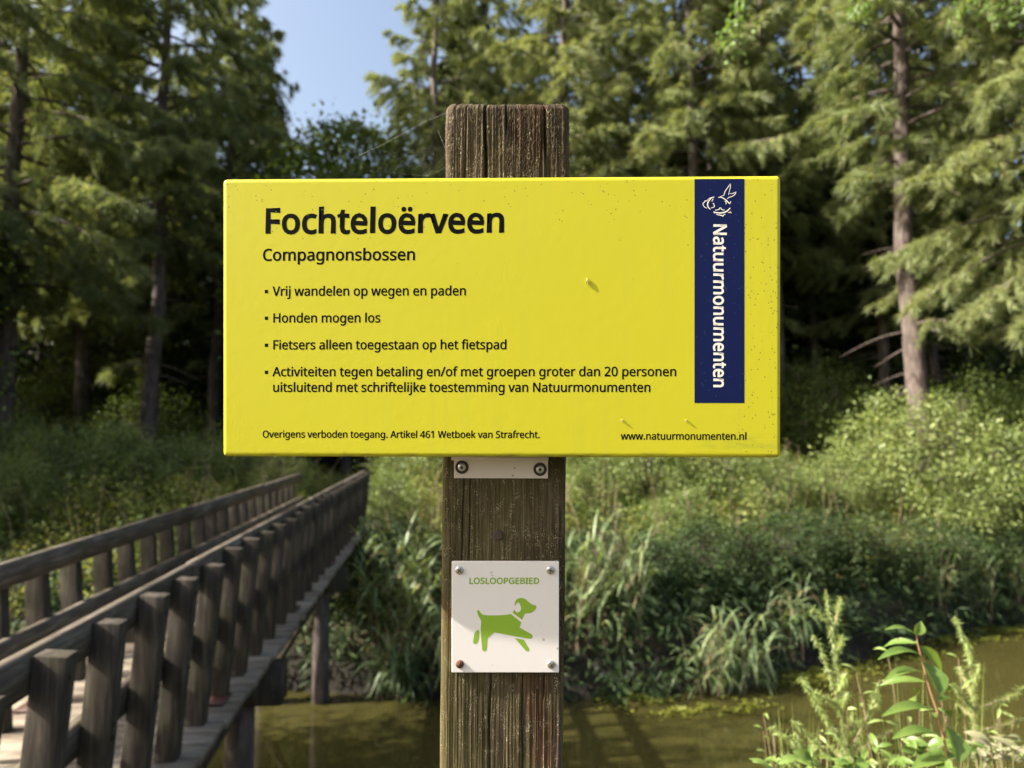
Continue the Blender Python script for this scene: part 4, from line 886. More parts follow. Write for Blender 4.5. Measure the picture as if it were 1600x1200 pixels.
def reedclump(seed, n=26, h=1.5, spread=0.35, bend=0.5):
    rng = np.random.default_rng(seed); st, lf = MB(), MB()
    for i in range(n):
        a = rng.uniform(0, 6.28); r = spread * rng.random() ** 0.6
        hh = h * rng.uniform(0.6, 1.1); la = rng.uniform(0, 6.28); ln = rng.uniform(0.05, 0.30)
        t = np.linspace(0, 1, 6)
        pts = np.stack([r * math.cos(a) + math.cos(la) * ln * hh * t ** 2, r * math.sin(a) + math.sin(la) * ln * hh * t ** 2, hh * t - 0.1], -1)
        st.tube(pts, np.linspace(0.005, 0.002, 6), 4)
        for k in range(rng.integers(6, 10)):
            tt = rng.uniform(0.25, 1.0); p0 = np.array([np.interp(tt, t, pts[:, q]) for q in range(3)])
            az = rng.uniform(0, 6.28); L = rng.uniform(0.30, 0.60); w = rng.uniform(0.022, 0.038)
            s = np.linspace(0, 1, 6); rise = rng.uniform(0.8, 1.7); bd = bend * rng.uniform(0.7, 1.9)
            cx = L * (s * 0.7 + 0.15 * s ** 2); cz = L * (rise * s - bd * s ** 2)
            ww = w * np.array((0.6, 1.0, 0.95, 0.75, 0.45, 0.06)) / 2
            d = np.array((math.cos(az), math.sin(az))); sd = np.array((-d[1], d[0]))
            c = np.stack([p0[0] + d[0] * cx, p0[1] + d[1] * cx, p0[2] + cz], -1)
            sv = np.stack([sd[0] * ww, sd[1] * ww, 0.3 * ww * rng.uniform(-1, 1)], -1)
            V = np.concatenate([c - sv, c + sv]); lf.add(V, [(q, q + 1, 6 + q + 1, 6 + q) for q in range(5)])
    return st, lf

def place(name, meshes, x, y, z=None, rz=0.0, sc=1.0, sz=None, label=None, cat=None, group=None, lean=0.0):
    """a plant: an Empty at its foot with its parts"""
    o = bpy.data.objects.new(name, None); o.empty_display_size = 0.3; link(o)
    o.location = (x, y, float(hgt(x, y)) if z is None else z)
    o.rotation_euler = (lean, 0, rz); o.scale = (sc, sc, sz or sc)
    for nm, me in meshes: inst(nm, me, o)
    return tag(o, label, cat, group)

# ------------------------------------------------------------------ the forest
def tree_meshes(k, gen, bm_='bark', cm='larch'):
    t, c = gen
    return [('trunk', t.mesh('trunk_' + k, M[bm_], True)), ('crown', c.mesh('crown_' + k, M[cm]))]
LA = tree_meshes('larch_a', conifer(11, 21, 4.3, 6.5, 122, 7.0, 72, 0.26, 0.024))
LB = tree_meshes('larch_b', conifer(12, 22, 4.2, 7.2, 118, 7.0, 72, 0.26, 0.024, droop=0.5))
LC = tree_meshes('larch_c', conifer(13, 20, 4.7, 5.0, 124, 7.0, 72, 0.26, 0.024, droop=0.6))
LD = tree_meshes('larch_d', conifer(14, 23, 4.0, 4.0, 128, 7.0, 64, 0.26, 0.024, droop=0.2))
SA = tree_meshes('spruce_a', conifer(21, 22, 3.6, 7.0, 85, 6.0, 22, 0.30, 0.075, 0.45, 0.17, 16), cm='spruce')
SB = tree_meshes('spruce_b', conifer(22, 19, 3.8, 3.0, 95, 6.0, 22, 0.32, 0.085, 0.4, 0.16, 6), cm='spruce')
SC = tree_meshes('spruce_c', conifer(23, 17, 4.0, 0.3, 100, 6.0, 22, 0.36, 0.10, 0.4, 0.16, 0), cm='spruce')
DT = tree_meshes('broadleaf_a', leafcloud(31, 12.3, 3.6, 2.5, 420, 110, 0.21, 0.18, 2, 0.75), cm='leaf')
DS = tree_meshes('understory_a', leafcloud(32, 4.6, 1.9, 0.5, 130, 90, 0.10, 0.05, 4, 0.5), cm='leaf')
DS2 = tree_meshes('understory_b', leafcloud(33, 3.2, 1.7, 0.2, 110, 90, 0.09, 0.04, 5, 0.45), cm='leaf')

rngT = np.random.default_rng(77)
def gx_of(px, Y): return at(px, 600, Y)[0]
FRONT = [
    (128, 25.0, LC, 1.08, 2.0, 'drooping larch filling the sky between the two left trees'),
    (230, 21.0, LB, 1.00, 0.3, 'tall larch with a straight dark trunk left of the yellow sign'),
    (335, 25.5, LA, 0.95, 1.9, 'dark larch whose long boughs reach into the gap of blue sky'),
    (0, 18.5, LC, 1.05, 4.0, 'large larch with pale sunlit boughs at the top left corner'),
    (672, 24.0, LD, 0.95, 2.2, 'narrow larch bordering the right edge of the blue sky gap'),
    (752, 27.5, LB, 1.05, 5.1, 'larch rising directly behind the left half of the post head'),
    (868, 23.0, LA, 1.00, 0.9, 'full sunlit larch just right of the top of the post'),
    (985, 26.5, LC, 1.08, 3.3, 'broad drooping larch above the right half of the yellow sign'),
    (1095, 22.5, LB, 1.00, 2.7, 'larch standing behind the blue band of the sign'),
    (1212, 24.5, LB, 1.05, 4.4, 'larch with a thin pale trunk just right of the yellow sign'),
    (1440, 18.8, LB, 1.16, 2.3, 'large larch with a thick grey knotted trunk right of the sign'),
    (1690, 16.6, LC, 0.96, 1.2, 'larch with low pale feathery boughs at the right edge'),
    (1380, 26.0, LA, 0.95, 0.5, 'slim larch close behind the thick grey trunk on the right'),
]
for px, Y, pr, sc, rz, lb in FRONT:
    place('larch_tree', pr, gx_of(px, Y), Y, rz=rz, sc=sc, label=lb, cat='tree', group='larches along the far bank')
for px, Y, rz in ((520, 26.5, 1.0), (560, 29.0, 2.0), (590, 25.0, 3.0)):
    place('understory_shrub', DS, gx_of(px, Y), Y, rz=rz, sc=1.0, label='leafy shrub closing the view at the far end of the bridge', cat='shrub', group='shrubs at the far end of the bridge')
place('broadleaf_tree', DT, gx_of(545, 24), 24.0, rz=1.0, label='round dark leafy tree under the gap of blue sky', cat='tree')
place('broadleaf_tree', DT, gx_of(610, 28), 28.0, rz=2.6, sc=0.9, label='dark leafy tree half hidden left of the post head', cat='tree')
# deeper rows
pts = [(-20.5, 32, 0), (-17.0, 30, 1), (-14.2, 31, 2), (-18.0, 36, 3), (-13.0, 35.5, 4), (2.6, 30.5, 5), (6.6, 30, 6), (10.0, 30.5, 7), (13.6, 30, 8), (17.8, 29.5, 9), (15.6, 26.5, 10), (20.5, 27, 11), (0.2, 32.5, 12), (4.6, 33.5, 13), (8.4, 33.8, 14), (12.0, 33.2, 15), (16.2, 33.0, 16), (11.8, 27.4, 17), (19.2, 31.5, 18), (23.0, 31.0, 19)]
tries = 0
while len(pts) < 114 and tries < 6000:
    tries += 1
    Y = rngT.uniform(25.5, 66); X = rngT.uniform(-0.80, 0.80) * Y
    cx_ = -1.24 - 0.103 * Y - 0.53
    if Y < 34 and abs(X - cx_) < 1.5: continue
    if any((X - a) ** 2 + (Y - b) ** 2 < 2.4 ** 2 for a, b, _ in pts): continue
    pts.append((X, Y, len(pts)))
for X, Y, i in pts:
    H = 1.0
    pr = (SA, SB, SC)[0 if Y < 36 else (i % 2 + 1)]
    if Y > 48: pr = SC
    if Y < 36 and i % 2 == 0: pr = SB
    sc = rngT.uniform(0.85, 1.15)
    top = {id(SA): 22, id(SB): 19, id(SC): 17}[id(pr)]
    if -0.36 < X / Y < -0.12: sc = min(sc, (1.2 + 0.36 * Y) / top)
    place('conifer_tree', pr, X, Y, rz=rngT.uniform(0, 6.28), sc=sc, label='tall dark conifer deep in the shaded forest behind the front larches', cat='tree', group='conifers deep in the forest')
# trees out of view on the left that shade the left bank and the bridge
for X, Y, pr, sc in ((-25, 23, SA, 1), (-24, 26, SB, 1.1), (-27, 16, SB, 1), (-19, 25, SA, 1), (-30, 22, SB, 1.1)):
    place('shade_tree', pr, X, Y, rz=X, sc=sc, label='conifer standing beyond the left edge of the view', cat='tree', group='conifers left of the view')
NT = tree_meshes('bank_tree', leafcloud(35, 7.8, 2.6, 3.2, 110, 42, 0.10, 0.12, 2, 0.6), cm='leaf')
place('bank_shrub', DS, -7.9, 5.9, z=0.0, rz=0.8, sc=1.12, label='unseen leafy shrub added on the near bank to shade the water', cat='shrub')  # added out of view to keep sun off the water by the bridge
for X, Y, sc in ((-14.6, 13.6, 0.72), (-15.8, 17.2, 0.78), (-19.5, 15.0, 0.9)):
    place('shade_tree', DT, X, Y, rz=X, sc=sc, label='leafy tree of the left bank beyond the edge of the view', cat='tree', group='leafy trees left of the view')
place('bank_tree', NT, -10.6, 4.6, z=0.0, rz=0.5, sc=1.25, label='leafy tree on the near bank left of the view', cat='tree')
place('bank_tree', NT, -12.8, 10.2, rz=2.5, sc=1.1, lean=0.36, label='leafy tree leaning over the canal left of the view', cat='tree')
# dark shrubs under the trees
k = 0
while k < 60:
    Y = rngT.uniform(21, 32); X = rngT.uniform(-0.72, 0.72) * Y
    cx = -1.24 - 0.103 * Y - 0.6
    if abs(X - cx) < 1.6: continue
    if any(abs(X - gx_of(p, yy)) < 0.9 and Y < yy for p, yy in ((230, 21.0), (1437, 18.8))): continue
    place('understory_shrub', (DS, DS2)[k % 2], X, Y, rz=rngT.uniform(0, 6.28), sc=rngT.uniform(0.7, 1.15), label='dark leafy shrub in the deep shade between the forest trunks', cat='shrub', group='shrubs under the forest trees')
    k += 1

# ------------------------------------------------------------------ bank vegetation
BU = [tree_meshes('bush_' + 'abc'[i], leafcloud(41 + i, 2.0, 1.15, 0.05, 120, 75, 0.066, 0.022, 7, 0.26), cm='bush') for i in range(3)]
BIG = tree_meshes('big_bush', leafcloud(49, 3.1, 1.75, 0.1, 170, 85, 0.085, 0.03, 8, 0.34), cm='bush')
place('bank_bush', BIG, gx_of(1415, 15.6), 15.6, rz=0.4, sc=1.0, label='largest sunlit bush with upright shoots right of the sign', cat='bush', group='bushes on the far bank')
BUSH = [
    (15, 12.8, 2, 0.75, 'shaded bush at the left edge close behind the left railing'),
    (95, 14.2, 1, 0.85, 'round bush behind the near half of the left railing'),
    (190, 15.0, 0, 0.90, 'bush above the middle of the left railing'),
    (275, 15.8, 2, 0.80, 'bush just left of the lower left corner of the sign'),
    (395, 16.8, 1, 0.95, 'bush under the sign behind the far half of the left railing'),
    (445, 15.2, 0, 0.60, 'low bush beside the far end of the left railing'),
    (1580, 14.9, 1, 1.30, 'pale bush at the right edge beside the largest bush'),
    (1195, 14.8, 2, 0.80, 'bush peeping out under the right corner of the yellow sign'),
    (1110, 14.0, 1, 1.0, 'light green bush below the blue band of the sign'),
    (1010, 14.2, 0, 0.95, 'bush under the sign just right of the post'),
    (1300, 15.2, 2, 0.80, 'low sunlit bush in front of the largest bush, to its left'),
    (1490, 14.6, 1, 1.0, 'small bright bush at the foot of the largest bush'),
    (920, 14.2, 2, 0.70, 'shaded low bush touching the right side of the post'),
    (1060, 12.2, 0, 0.62, 'dark bush hanging over the water behind the reeds'),
    (1175, 13.4, 1, 0.65, 'dark bush in the middle of the far bank'),
    (150, 16.5, 2, 1.00, 'sparkling shrub above the left railing, left of the tall trunk'),
    (35, 15.0, 0, 0.95, 'shrub at the left edge beyond the left railing'),
    (335, 18.5, 1, 0.85, 'small pale shrub under the left corner of the yellow sign'),
    (245, 18.0, 0, 0.70, 'low shaded shrub at the foot of the tall trunk'),
    (640, 15.5, 1, 0.80, 'shrub beside the far end of the right railing'),
    (610, 13.0, 2, 0.60, 'dark shrub on the bank between the railing and the post'),
]
for px, Y, i, sc, lb in BUSH:
    place('bank_bush', BU[i], gx_of(px, Y), Y, rz=px * 0.7, sc=sc, label=lb, cat='bush', group='bushes on the far bank')

DB = [tree_meshes('shade_toned_bush_' + 'ab'[i], leafcloud(46 + i, 1.9, 1.05, -0.1, 110, 70, 0.070, 0.022, 6, 0.26), cm='shade_leaf') for i in range(2)]  # leaf colour darkened to carry the shade under the bushes above
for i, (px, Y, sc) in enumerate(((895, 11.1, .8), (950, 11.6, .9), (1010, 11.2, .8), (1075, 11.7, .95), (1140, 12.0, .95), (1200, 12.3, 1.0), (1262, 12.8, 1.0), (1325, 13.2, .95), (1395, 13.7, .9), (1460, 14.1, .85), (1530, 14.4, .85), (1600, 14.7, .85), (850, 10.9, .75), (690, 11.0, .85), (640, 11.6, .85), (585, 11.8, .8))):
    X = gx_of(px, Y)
    Y -= 0.55; place('bank_shrub', DB[i % 2], X, Y, z=float(hgt(X, Y)) - 0.05, rz=px, sc=sc * 0.68, label='shrub with shade-darkened leaf colour in the band above the water of the far bank', cat='shrub', group='shade-darkened shrubs along the water')
REED = []
for i in range(3):
    st, lf = reedclump(51 + i, (34, 26, 22)[i], (1.55, 1.35, 1.1)[i], (0.45, 0.34, 0.28)[i], (0.55, 0.8, 1.0)[i])
    REED.append([('stalks', st.mesh('reed_stalks_%d' % i, M['twig'])), ('leaves', lf.mesh('reed_leaves_%d' % i, M['reed']))])
REEDS = [
    (625, 9.6, 2, 1.1, 'low dark reeds at the waterline between pile and post'),
    (700, 9.6, 2, 1.1, 'dark reeds at the waterline just left of the post'),
    (905, 9.9, 0, 0.88, 'tall reed clump directly right of the post'),
    (965, 10.0, 1, 0.98, 'reed clump with a brown plume near the post'),
    (1095, 9.7, 1, 0.85, 'bright arching reeds standing in the water right of the post'),
    (1150, 9.9, 2, 1.0, 'bright reeds just left of the bright conifer sapling'),
    (1215, 10.8, 2, 1.00, 'reed tuft behind the tip of the conifer sapling'),
    (1440, 12.7, 1, 0.85, 'drooping reeds above the far water edge on the right'),
    (1500, 13.2, 0, 0.75, 'pale drooping reeds at the right part of the water edge'),
    (1580, 13.6, 1, 0.8, 'reeds at the right edge of the water'),
    (660, 9.9, 0, 0.95, 'dark reeds left of the post by the white plate'),
    (600, 10.1, 1, 1.00, 'shaded reeds between the bridge piles and the post'),
]
for px, Y, i, sc, lb in REEDS:
    X = gx_of(px, Y)
    o = place('reed_clump', REED[i], X, Y, z=max(float(hgt(X, Y)), WATER - 0.15), rz=px * 1.3, sc=sc, label=lb, cat='reeds', group='reed clumps at the water edge')

    if 'plume' in lb:
        rp = np.random.default_rng(4); pl = MB()
        for qx, qz, ta in ((0.12, 1.30, 0.5), (0.28, 1.12, 0.9)):
            m = 160; u = rp.random(m); b = np.stack([qx + u * 0.16 * math.sin(ta) + rp.normal(0, .008, m), -0.2 + rp.normal(0, .008, m), qz + u * 0.16 * math.cos(ta)], -1)
            blades(rp, b, unit(np.array((math.sin(ta), 0, math.cos(ta))) + rp.normal(0, .5, (m, 3))), np.full(m, 0.045), np.full(m, 0.008), pl)
            pl.tube([(0, -0.1, 0), (qx * .5, -0.2, qz * .6), (qx, -0.2, qz), (qx + .1 * math.sin(ta), -0.2, qz + .1 * math.cos(ta))], 0.003, 4)
        pl.build('plume', plain('reed_plume', (0.36, 0.23, 0.20), 0.9), o)
def off_bridge(x, y, m=1.0): 
    cx = -1.24 - 0.103 * y - 0.53
    return (np.abs(x - cx) > m) | (y < 8)
def undergrowth():
    rng = np.random.default_rng(61)
    # leafy herbs
    n = 10500
    x = rng.uniform(-1, 1, n); e = rng.beta(1.1, 1.5, n) * 13.3 + 0.35
    yb = 9.4 + rng.uniform(-0.5, 12, n) * 0
    Yc = 13 + 0 * x
    x = x * 15.5; y = bank_y(x) + e
    free = off_bridge(x, y, 0.95); hz = hgt(x, y)
    keep = (free | (hz < -0.42)) & (np.abs(x) < 0.78 * y + 1)
    x, y, e, hz, free = x[keep], y[keep], e[keep], hz[keep], free[keep]; n = len(x)
    h = (0.28 + 1.25 * (0.65 * vnoise(x * 0.55 + 9, y * 0.55) + 0.35 * vnoise(x * 1.6, y * 1.7 + 5)) ** 1.4) * rng.uniform(0.65, 1.15, n) * np.where(e > 4, 0.85, 1.0)
    h = np.where(free, h, np.clip(-0.36 - hz, 0.06, 0.5))            # stays below the bridge timbers
    m = 26
    bx = np.repeat(x, m); by = np.repeat(y, m); hh = np.repeat(h, m); z0 = np.repeat(hz, m)
    f = rng.random(n * m) ** 0.7; a = rng.uniform(0, 6.28, n * m); r = rng.uniform(0.0, 0.16, n * m)
    base = np.stack([bx + np.cos(a) * r, by + np.sin(a) * r, z0 + hh * f], -1)
    d = unit(np.stack([np.cos(a), np.sin(a), rng.normal(-0.1, 0.45, n * m)], -1))
    nn = unit(np.stack([rng.normal(0, .5, n * m), rng.normal(0, .5, n * m), np.ones(n * m)], -1))
    L = rng.uniform(0.05, 0.12, n * m)
    wd = L * rng.uniform(0.25, 0.6, n * m)
    patch = np.repeat(vnoise(x * 0.8 + 70, y * 0.9 + 3) + 0.5 * vnoise(x * 2.1, y * 2.3 + 9) + rng.normal(0, 0.06, n), m)
    for nm, lb, mt, kk in (('undergrowth', 'pale leafy herbs covering the far bank', 'herb', patch < 0.80), ('nettle_growth', 'darker green weeds in patches on the far bank', 'leaf', patch >= 0.80)):
        mb = MB(); rhombs(rng, base[kk], d[kk], nn[kk], L[kk], wd[kk], mb)
        tag(mb.build(nm, M[mt]), lb, 'undergrowth', kind='stuff')
    # dry stalks standing above the herbs
    n = 420; x = rng.uniform(-9, 13, n); y = bank_y(x) + rng.uniform(0.3, 7, n); kk = off_bridge(x, y, 0.9); x, y = x[kk], y[kk]; mb = MB()
    for px_, py_, z_ in zip(x, y, hgt(x, y)):
        l = rng.uniform(0.7, 1.5); q = rng.normal(0, 0.22, 2) * l
        mb.tube([(px_, py_, z_), (px_ + q[0] * .4, py_ + q[1] * .4, z_ + l * .6), (px_ + q[0], py_ + q[1], z_ + l)], [0.006, 0.005, 0.003], 4)
    tag(mb.build('dry_stalks', M['twig']), 'thin dry stalks standing among the herbs of the far bank', 'stalks', kind='stuff')
    # fringe hanging over the water's edge
    n = 900; x = rng.uniform(-12, 14, n); e = rng.uniform(-0.15, 1.3, n); y = bank_y(x) + e
    m = 30
    z0 = np.repeat(np.maximum(hgt(x, y), WATER), m); bx = np.repeat(x, m); by = np.repeat(y, m); hh = np.repeat(rng.uniform(0.25, 0.7, n), m)
    f = rng.random(n * m); a = rng.uniform(0, 6.28, n * m); r = rng.uniform(0, 0.22, n * m)
    base = np.stack([bx + np.cos(a) * r, by + np.sin(a) * r - 0.15 * f, z0 + hh * f], -1)
    d = unit(np.stack([np.cos(a) * .7, np.sin(a) * .7 - 0.3, rng.normal(-0.35, 0.5, n * m)], -1)); nn = unit(rng.normal(0, .5, (n * m, 3)) + np.array((0, -.4, .7)))
    L = rng.uniform(0.09, 0.24, n * m); mb = MB(); rhombs(rng, base, d, nn, L, L * rng.uniform(0.07, 0.28, n * m), mb)
    tag(mb.build('edge_growth', M['shade_leaf']), 'low growth in a shade-darkened colour hanging over the far edge of the water', 'undergrowth', kind='stuff')  # the shade between the reeds is part of this leaf colour
    # grass
    n = 17000
    x = rng.uniform(-15, 15, n); e = rng.random(n) * 10 + 2.6; y = bank_y(x) + e
    keep = off_bridge(x, y, 0.85); x, y = x[keep], y[keep]; n = len(x)
    z = hgt(x, y); a = rng.uniform(0, 6.28, n); L = rng.uniform(0.3, 0.85, n); w = rng.uniform(0.008, 0.016, n); ln = rng.uniform(0.1, 0.55, n)
    s = np.array((0, 0.4, 0.75, 1.0)); wk = np.array((1, 0.8, 0.5, 0.05))
    cx = x[:, None] + np.cos(a)[:, None] * L[:, None] * ln[:, None] * s ** 2 * 1.2
    cy = y[:, None] + np.sin(a)[:, None] * L[:, None] * ln[:, None] * s ** 2 * 1.2
    cz = z[:, None] + L[:, None] * (s - 0.45 * ln[:, None] * s ** 3)
    sx = -np.sin(a)[:, None] * w[:, None] * wk / 2; sy = np.cos(a)[:, None] * w[:, None] * wk / 2
    V = np.concatenate([np.stack([cx - sx, cy - sy, cz], -1), np.stack([cx + sx, cy + sy, cz], -1)], 1).reshape(-1, 3)
    k = np.arange(n)[:, None, None] * 8 + np.array([[(0, 1, 5, 4), (1, 2, 6, 5), (2, 3, 7, 6)]])
    tag(MB().add(V, k.reshape(-1, 4)).build('bank_grass', M['herb']), 'long grass growing among the herbs on the far bank', 'grass', kind='stuff')
    # yellow-green floating weed along the water edge
    cen = [(1345, 11.4, .9, .35), (1275, 10.7, .75, .4), (1225, 10.2, .5, .3), (1040, 9.1, .6, .25), (1130, 9.15, .5, .2), (1440, 12.3, 1.1, .25), (1560, 12.9, 1.2, .2), (1385, 11.8, .5, .3), (985, 9.4, .4, .2)]
    P = []
    for px, Y, sx_, sy_ in cen:
        m = int(900 * sx_); X = gx_of(px, Y)
        q = np.stack([X + rng.normal(0, sx_ * .5, m), Y + rng.normal(0, sy_ * .5, m)], -1)
        keep = vnoise(q[:, 0] * 5, q[:, 1] * 7) > 0.35
        P.append(q[keep])
    P = np.concatenate(P); n = len(P)
    base = np.stack([P[:, 0], P[:, 1], WATER + 0.006 + rng.random(n) * 0.02], -1); a = rng.uniform(0, 6.28, n)
    d = unit(np.stack([np.cos(a), np.sin(a), rng.normal(0.1, 0.2, n)], -1)); nn = unit(np.stack([rng.normal(0, .2, n), rng.normal(0, .2, n), np.ones(n)], -1))
    L = rng.uniform(0.03, 0.07, n); mb = MB(); rhombs(rng, base, d, nn, L, L * 0.8, mb)
    tag(mb.build('floating_weed', M['weed']), 'yellow green water weed floating along the far bank', 'water weed', kind='stuff')
undergrowth()

# ------------------------------------------------------------------ plants in front, on the near bank
def c7(x, y): return 1180 + x / 3.81, 900 + y / 3.81
def needles(rng, pts, mb, L=0.019, w=0.0022, dens=1900):
    pts = np.array(pts)
    seg = np.linalg.norm(np.diff(pts, axis=0), axis=1); cum = np.concatenate([[0], np.cumsum(seg)])
    n = int(cum[-1] * dens); s = rng.random(n) * cum[-1]
    b = np.stack([np.interp(s, cum, pts[:, k]) for k in range(3)], -1)
    t = np.stack([np.interp(np.clip(s + 0.01, 0, cum[-1]), cum, pts[:, k]) - np.interp(np.clip(s - 0.01, 0, cum[-1]), cum, pts[:, k]) for k in range(3)], -1)
    d = unit(unit(t) * 0.75 + unit(rng.normal(size=(n, 3))) * 0.85)
    blades(rng, b, d, L * rng.uniform(0.7, 1.2, n), np.full(n, w), mb)
def conifer_sapling(name, lines, Y, label, seed, root_px):
    rng = np.random.default_rng(seed)
    b0 = at(*c7(*root_px), Y); gz = float(hgt(b0[0], Y))
    o = tag(empty(name, Matrix.Translation((b0[0], Y, gz))), label, 'sapling')
    st, nd = MB(), MB()
    off = np.array((b0[0], Y, gz))
    st.tube(np.array([(0, 0, -0.05), (0.005, 0, 0.4 * (b0[2] - gz)), b0 - off]), [0.011, 0.009, 0.007], 8)
    for pl in lines:
        dy = rng.uniform(-0.12, 0.12) if len(pl) < 4 else 0
        P = []
        m = len(pl)
        for i, q in enumerate(pl):
            P.append(at(*c7(*q), Y + dy * (1 - i / max(1, m - 1))) - off)
        P = np.array(P)
        t = np.linspace(0, 1, m); tt = np.linspace(0, 1, 8)
        P = np.stack([np.interp(tt, t, P[:, k]) for k in range(3)], -1)
        st.tube(P, np.linspace(0.0012, 0.0034, 8), 5)
        needles(rng, P, nd)
    st.build('stem', M['twig'], o, True); nd.build('needles', M['sapling'], o)
    return o
conifer_sapling('conifer_sapling', [
    [(420, 80), (440, 250), (470, 450), (495, 700), (520, 900), (560, 1100), (570, 1180)],
    [(505, 125), (490, 220), (470, 320)], [(338, 195), (390, 240), (450, 290)], [(340, 350), (400, 450), (440, 600), (490, 730)],
    [(300, 625), (400, 820), (480, 950), (560, 1060)], [(270, 600), (350, 740), (420, 860), (520, 1000)], [(742, 620), (700, 760), (650, 880), (590, 990)],
    [(845, 910), (740, 960), (650, 1010), (560, 1070)], [(85, 900), (160, 940), (240, 1000), (310, 1070), (400, 1180)], [(215, 855), (280, 910), (350, 980), (440, 1080)],
    [(240, 930), (262, 990), (290, 1050)], [(355, 970), (345, 1020), (335, 1080)], [(570, 815), (575, 870), (560, 930)], [(545, 585), (525, 640), (495, 690)],
    [(180, 1095), (230, 1130), (300, 1190)], [(860, 1085), (760, 1100), (660, 1140), (580, 1190)], [(750, 1050), (830, 1085), (900, 1120)], [(700, 700), (740, 760), (690, 800)],
    [(350, 700), (400, 720), (480, 760)], [(520, 350), (500, 420), (478, 470)], [(560, 690), (530, 760), (505, 800)], [(430, 1000), (500, 1060), (560, 1110)], [(640, 850), (600, 940), (570, 1020)]],
    1.95, 'yellow green young conifer with needled shoots in the right foreground', 71, (570, 1180))
conifer_sapling('conifer_sapling', [
    [(1185, 240), (1230, 350), (1280, 500), (1300, 680), (1300, 850), (1312, 1020), (1330, 1200)],
    [(1610, 655), (1520, 720), (1430, 755), (1310, 790)], [(1610, 845), (1520, 880), (1420, 900), (1310, 930)], [(1205, 540), (1250, 620), (1295, 720)],
    [(1170, 640), (1230, 720), (1300, 790)], [(1190, 760), (1250, 800), (1300, 840)], [(1610, 990), (1500, 950), (1390, 960)], [(1340, 1030), (1420, 1040), (1520, 1020)],
    [(1340, 520), (1320, 600), (1300, 680)], [(1260, 400), (1290, 460), (1290, 520)], [(1180, 1090), (1260, 1060), (1320, 1060)]],
    2.15, 'thin wispy conifer shoot at the right edge behind the broad leaves', 72, (1330, 1200))

def leafblade(mb, base, tip, width, nrm, cup=0.25, sag=0.12):
    base, tip = np.array(base), np.array(tip); d = tip - base; L = np.linalg.norm(d); d /= L
    side = np.cross(d, nrm); side /= np.linalg.norm(side) + 1e-9; up = np.cross(side, d)
    s = np.linspace(0, 1, 9); w = width * np.sin(np.pi * np.clip(s, 0.02, 0.985) ** 0.85) ** 0.8 / 2
    V = []
    for a in (-1, -0.5, 0, 0.5, 1):
        V.append(base + d * (s * L)[:, None] + side * (a * w)[:, None] + up * (abs(a) * w * cup * 1.6 + sag * L * np.sin(np.pi * s) + 0.02 * width * np.sin(s * 19 + a))[:, None])
    V = np.concatenate(V); mb.add(V, [(k * 9 + i, k * 9 + i + 1, (k + 1) * 9 + i + 1, (k + 1) * 9 + i) for k in range(4) for i in range(8)])
def shoot():
    Y = 1.62; rng = np.random.default_rng(5)
    b0 = at(*c7(1150, 1180), Y); gz = float(hgt(b0[0], Y))
    off = np.array((b0[0], Y, gz))
    o = tag(empty('leafy_shoot', Matrix.Translation(off)), 'broad leaved shoot with a reddish stem in the right foreground', 'plant')
    q = lambda x, y, d=0: at(*c7(x, y), Y + d) - off
    MB().tube([(0, 0, -0.05), (0.01, 0, 0.3), q(1150, 1180), q(1130, 1000), q(1085, 810), q(1040, 680), q(1000, 530), q(965, 390), q(955, 300)], [0.005, 0.005, 0.003, 0.0027, 0.0024, 0.0021, 0.0018, 0.0014, 0.0009], 8).build('stem', M['redstem'], o, True)
    NV = np.array((-0.25, -0.35, 0.9))
    for bx, by, tx, ty, w, dd, nv in (
        (950, 345, 772, 320, 36, -.03, None), (958, 350, 985, 268, 52, .0, (0, -1, .2)), (950, 400, 765, 424, 44, .05, None), (975, 465, 730, 498, 50, -.05, None), (995, 575, 765, 630, 52, -.06, None),
        (1010, 630, 738, 655, 40, .03, None), (980, 425, 1112, 585, 72, .08, (.4, -.8, .4)), (1005, 515, 1098, 712, 125, -.06, (.35, -.9, .3)), (1055, 800, 755, 836, 60, -.05, None), (1120, 640, 1155, 728, 40, .02, (.5, -.8, .2)),
        (1085, 945, 815, 970, 62, -.03, None), (1135, 895, 1205, 1108, 130, -.08, (.3, -.9, .35)), (1085, 745, 1195, 752, 40, .05, None), (945, 668, 912, 738, 46, .08, (.2, -.9, .3)), (1202, 770, 1182, 905, 30, .03, (.4, -.8, .2)),
        (1140, 1085, 930, 1150, 70, -.03, None), (1060, 1110, 1180, 1160, 80, -.05, None), (1120, 800, 1160, 850, 40, .05, None), (970, 400, 925, 420, 24, .02, None), (1085, 850, 1060, 815, 30, .03, None)):
        nv = NV if nv is None else np.array(nv)
        mb = MB(); leafblade(mb, q(bx, by), q(tx, ty, dd), w / 3.81 * Y / FPX * 1.3, nv / np.linalg.norm(nv), sag=0.10 if w < 70 else 0.05)
        mb.build('leaf', M['fresh'], o, True)
shoot()
